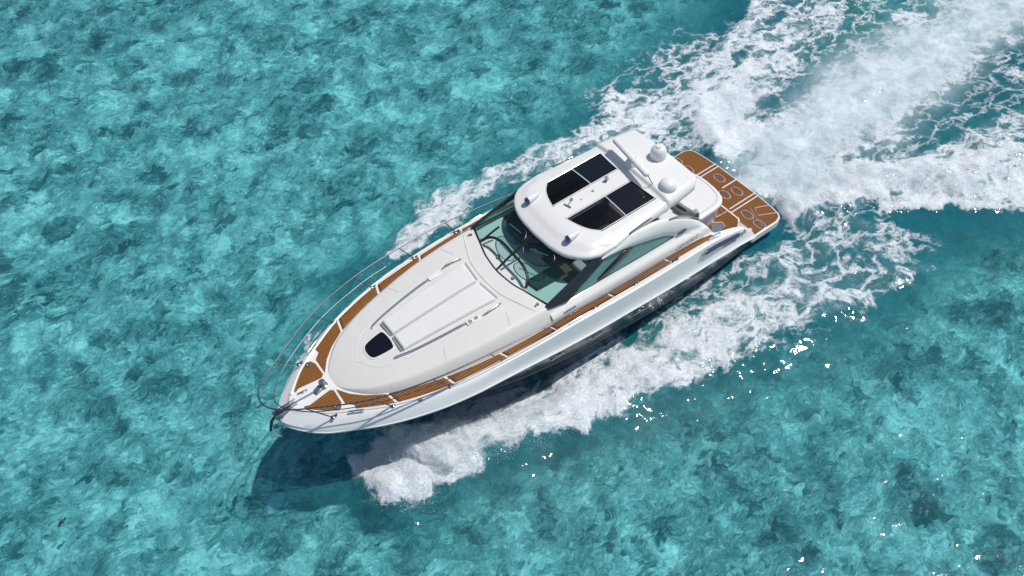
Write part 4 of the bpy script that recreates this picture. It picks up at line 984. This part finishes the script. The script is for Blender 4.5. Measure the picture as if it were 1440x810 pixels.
# ------------------------------------------------------------------ spray
rs = np.random.RandomState(4); sv = []; sf = []
def drop(p, r):
    k = len(sv); q = rs.randn(3, 3); q, _ = np.linalg.qr(q)
    for d in ((1, 1, 1), (-1, -1, 1), (-1, 1, -1), (1, -1, -1)): sv.append(tuple(p + q @ (np.array(d)*r*.6)))
    sf.extend([(k, k+1, k+2), (k, k+3, k+1), (k, k+2, k+3), (k+1, k+3, k+2)])
def sheet(path, cnt, spread, hmax, rad):
    P = np.array(path)
    for _ in range(cnt):
        t = rs.rand()*(len(P)-1); i = int(t); p = P[i] + (P[min(i+1, len(P)-1)]-P[i])*(t-i)
        o = rs.randn(2)*spread*p[2]; z = abs(rs.randn())*hmax*p[3]
        drop(np.array([p[0]+o[0], p[1]+o[1], .05 + z]), rad*(.5+rs.rand()**2*1.2))
sheet([(12.6, .9, .5, .9), (12.4, 1.7, .7, 1.2), (11.8, 2.3, .7, 1.1), (10.8, 2.6, .7, .9), (9.6, 2.9, .7, .7), (8.2, 3.2, .8, .5), (6.5, 3.7, .9, .3)], 11000, .17, .22, .0065)
sheet([(12.9, 1.9, .5, 1), (12.5, 2.3, .6, 1), (12.0, 2.5, .6, 1)], 4000, .38, .3, .0065)
sheet([(12.4, 1.3, .6, 1.2), (11.8, 1.9, .7, 1.2), (11.0, 2.2, .7, 1.1), (10, 2.5, .7, .8)], 8000, .16, .28, .006)
sheet([(10, -3.7, .6, .5), (8.5, -4.2, .8, .7), (6.5, -4.6, .8, .6), (4, -4.7, .9, .5), (0, -4.8, 1.0, .5)], 3500, .25, .18, .007)
sheet([(-.8, -1.8, .7, .8), (-1.6, -2.6, .8, .8), (-3, -3.6, .9, .5)], 2500, .25, .2, .008)
sheet([(-.5, 1.5, .6, .7), (-2.5, 2.2, .8, .7), (-5, 3.2, .8, .7), (-8.5, 4.8, .9, .6), (-12, 6.5, .9, .6)], 6000, .25, .18, .008)
sme2 = bpy.data.meshes.new('spray'); sme2.from_pydata(sv, [], sf); sme2.materials.append(M['bubble'])
sp = bpy.data.objects.new('spray', sme2); C.objects.link(sp); tag(sp, 'fine white spray thrown up along the bow wave and wake', 'spray', kind='stuff')

# torn sheets of water thrown off the bow, three thin layers deep
def spray_mat():
    m, n, out = mat('torn_spray'); co = objco(n); L = n.links.new
    d = N(n, 'ShaderNodeAttribute', attribute_name='dens').outputs['Fac']
    a = noise(n, co, 2.6, 12, .82, .8); f = noise(n, co, 22, 4, .8)
    v = math_(n, 'ADD', math_(n, 'MULTIPLY', a, .65), math_(n, 'MULTIPLY', f, .35))
    th = maprange(n, d, 0., 1., .78, .37, smooth=False)
    al = math_(n, 'MULTIPLY', maprange(n, v, th, math_(n, 'ADD', th, .22)), maprange(n, d, .0, .25), clamp=True)
    df = n.nodes.new('ShaderNodeBsdfDiffuse'); df.inputs[0].default_value = (.93, .95, .96, 1); L(bump(n, v, .6, .06), df.inputs['Normal'])
    tl = n.nodes.new('ShaderNodeBsdfTranslucent'); tl.inputs[0].default_value = (.85, .92, .95, 1)
    mx = n.nodes.new('ShaderNodeMixShader'); mx.inputs[0].default_value = .45; L(df.outputs[0], mx.inputs[1]); L(tl.outputs[0], mx.inputs[2])
    tr = n.nodes.new('ShaderNodeBsdfTransparent'); o2 = n.nodes.new('ShaderNodeMixShader')
    L(al, o2.inputs[0]); L(tr.outputs[0], o2.inputs[1]); L(mx.outputs[0], o2.inputs[2]); L(o2.outputs[0], out.inputs[0]); return m
smat = spray_mat()
def spray_sheet(sg, tab, layers, seed):
    xs = np.linspace(tab[0][0], tab[-1][0], 90); qs = np.linspace(0, 1, 36)
    g = lambda k: hermite(xs, [(t[0], t[k]) for t in tab])
    y0, z0, y1, hh, dn = g(1), g(2), g(3), g(4), g(5)
    fw = np.clip((xs - 10.0)/1.6, 0, 1)
    for l in range(layers):
        A = np.zeros((len(xs), len(qs), 3)); Dn = np.zeros((len(xs), len(qs)))
        for j, q in enumerate(qs):
            k = 1 - .16*l
            A[:, j, 1] = y0 + (y1-y0)*q*(1-.05*l); A[:, j, 2] = z0*(1-q)**1.5*k + hh*k*(np.sin(math.pi*q**.8) + .75*q*fw) + .03
            A[:, j, 0] = xs - .5*q*q
            e = np.minimum(1, np.minimum((xs[0]-xs)*0+np.abs(xs-tab[0][0])/.5, np.abs(xs-tab[-1][0])/2.0))
            Dn[:, j] = dn*e*min(1, q/.25)**.7*min(1, (1-q)/.22)**.8
        u = A[:, :, 0]; w_ = A[:, :, 1]
        A[:, :, 2] += hh[:, None]*.7*(fbm(u*2.6+9*l, w_*2.6, seed+l, 5, .7)-.45)*1.6*np.sin(math.pi*qs)[None, :]
        A[:, :, 1] += .55*(fbm(u*2.2, w_*1.7+5*l, seed+20+l, 3)-.5)*qs[None, :]
        A[:, :, 2] = np.maximum(A[:, :, 2], .02)
        mm = grid_mesh('spray_sheet', A[:, :, 0], A[:, :, 1]*sg, A[:, :, 2]); at_ = mm.attributes.new('dens', 'FLOAT', 'POINT'); at_.data.foreach_set('value', Dn.ravel().astype(np.float32)); mm.materials.append(smat)
        o = bpy.data.objects.new('spray_sheet', mm); C.objects.link(o); o.parent = sp
#        x     y0    z0   y1   h   dens
spray_sheet(1, [(12.75, .15, .7, 1.35, .28, .6), (12.4, .35, .7, 2.2, .42, 1.0), (11.8, .75, .55, 2.75, .46, 1.0), (11.0, 1.15, .4, 2.85, .44, 1.0), (10, 1.5, .3, 3.1, .34, .85), (9, 1.75, .2, 3.4, .3, .7), (7.5, 1.9, .1, 3.7, .3, .6), (6, 1.95, .1, 4.0, .2, .3)], 2, 300)
spray_sheet(-1, [(12.6, .15, .6, 1.8, .3, .4), (12, .6, .5, 2.6, .4, .55), (10.5, 1.3, .3, 3.6, .45, .7), (9, 1.7, .2, 4.3, .4, .62), (7.5, 1.9, .1, 4.7, .3, .55), (5, 1.95, .1, 4.9, .2, .3)], 2, 340)

def split_loose(o):
    me = o.data; n = len(me.vertices); par = list(range(n))
    def find(a):
        while par[a] != a: par[a] = par[par[a]]; a = par[a]
        return a
    for e in me.edges:
        a, c = find(e.vertices[0]), find(e.vertices[1])
        if a != c: par[a] = c
    # tube caps repeat their ring: join by position
    seen = {}
    for v in me.vertices:
        k = tuple(round(q, 4) for q in v.co)
        if k in seen:
            a, c = find(seen[k]), find(v.index)
            if a != c: par[a] = c
        else: seen[k] = v.index
    groups = {}
    for p in me.polygons: groups.setdefault(find(p.vertices[0]), []).append(p)
    if len(groups) < 2: return
    first = True
    base = me.copy()
    for g, ps in groups.items():
        b_ = MB(); idx = {}; vs = []
        fs = []
        for p in ps:
            f = []
            for vi in p.vertices:
                if vi not in idx: idx[vi] = len(vs); vs.append(tuple(base.vertices[vi].co))
                f.append(idx[vi])
            fs.append(tuple(f))
        b_.add(vs, fs); nm = o.name.split('.')[0]
        q = b_.build(nm, list(me.materials), o.parent)
        for m in o.modifiers:
            if m.type == 'BEVEL':
                z = q.modifiers.new('bevel', 'BEVEL'); z.width = m.width; z.segments = m.segments; z.limit_method = 'ANGLE'; z.angle_limit = m.angle_limit
        if 'label' in o: q['label'] = o['label']
    bpy.data.objects.remove(o)
for o in [o for o in bpy.data.objects if o.type == 'MESH' and o.name.split('.')[0] in SPLIT]: split_loose(o)

# drifting weed, lower left
b = MB(); b.tube(spline([(19.36, -1.95, .04), (19.29, -2.0, .06), (19.22, -2.03, .06), (19.15, -2.09, .03)], 5), [.008]+[.03]*5+[.042]*5+[.02]*4+[.006], 6)
tag(b.build('seaweed_strand', M['weed']), 'short dark green strand drifting in open water ahead of the bow', 'seaweed')
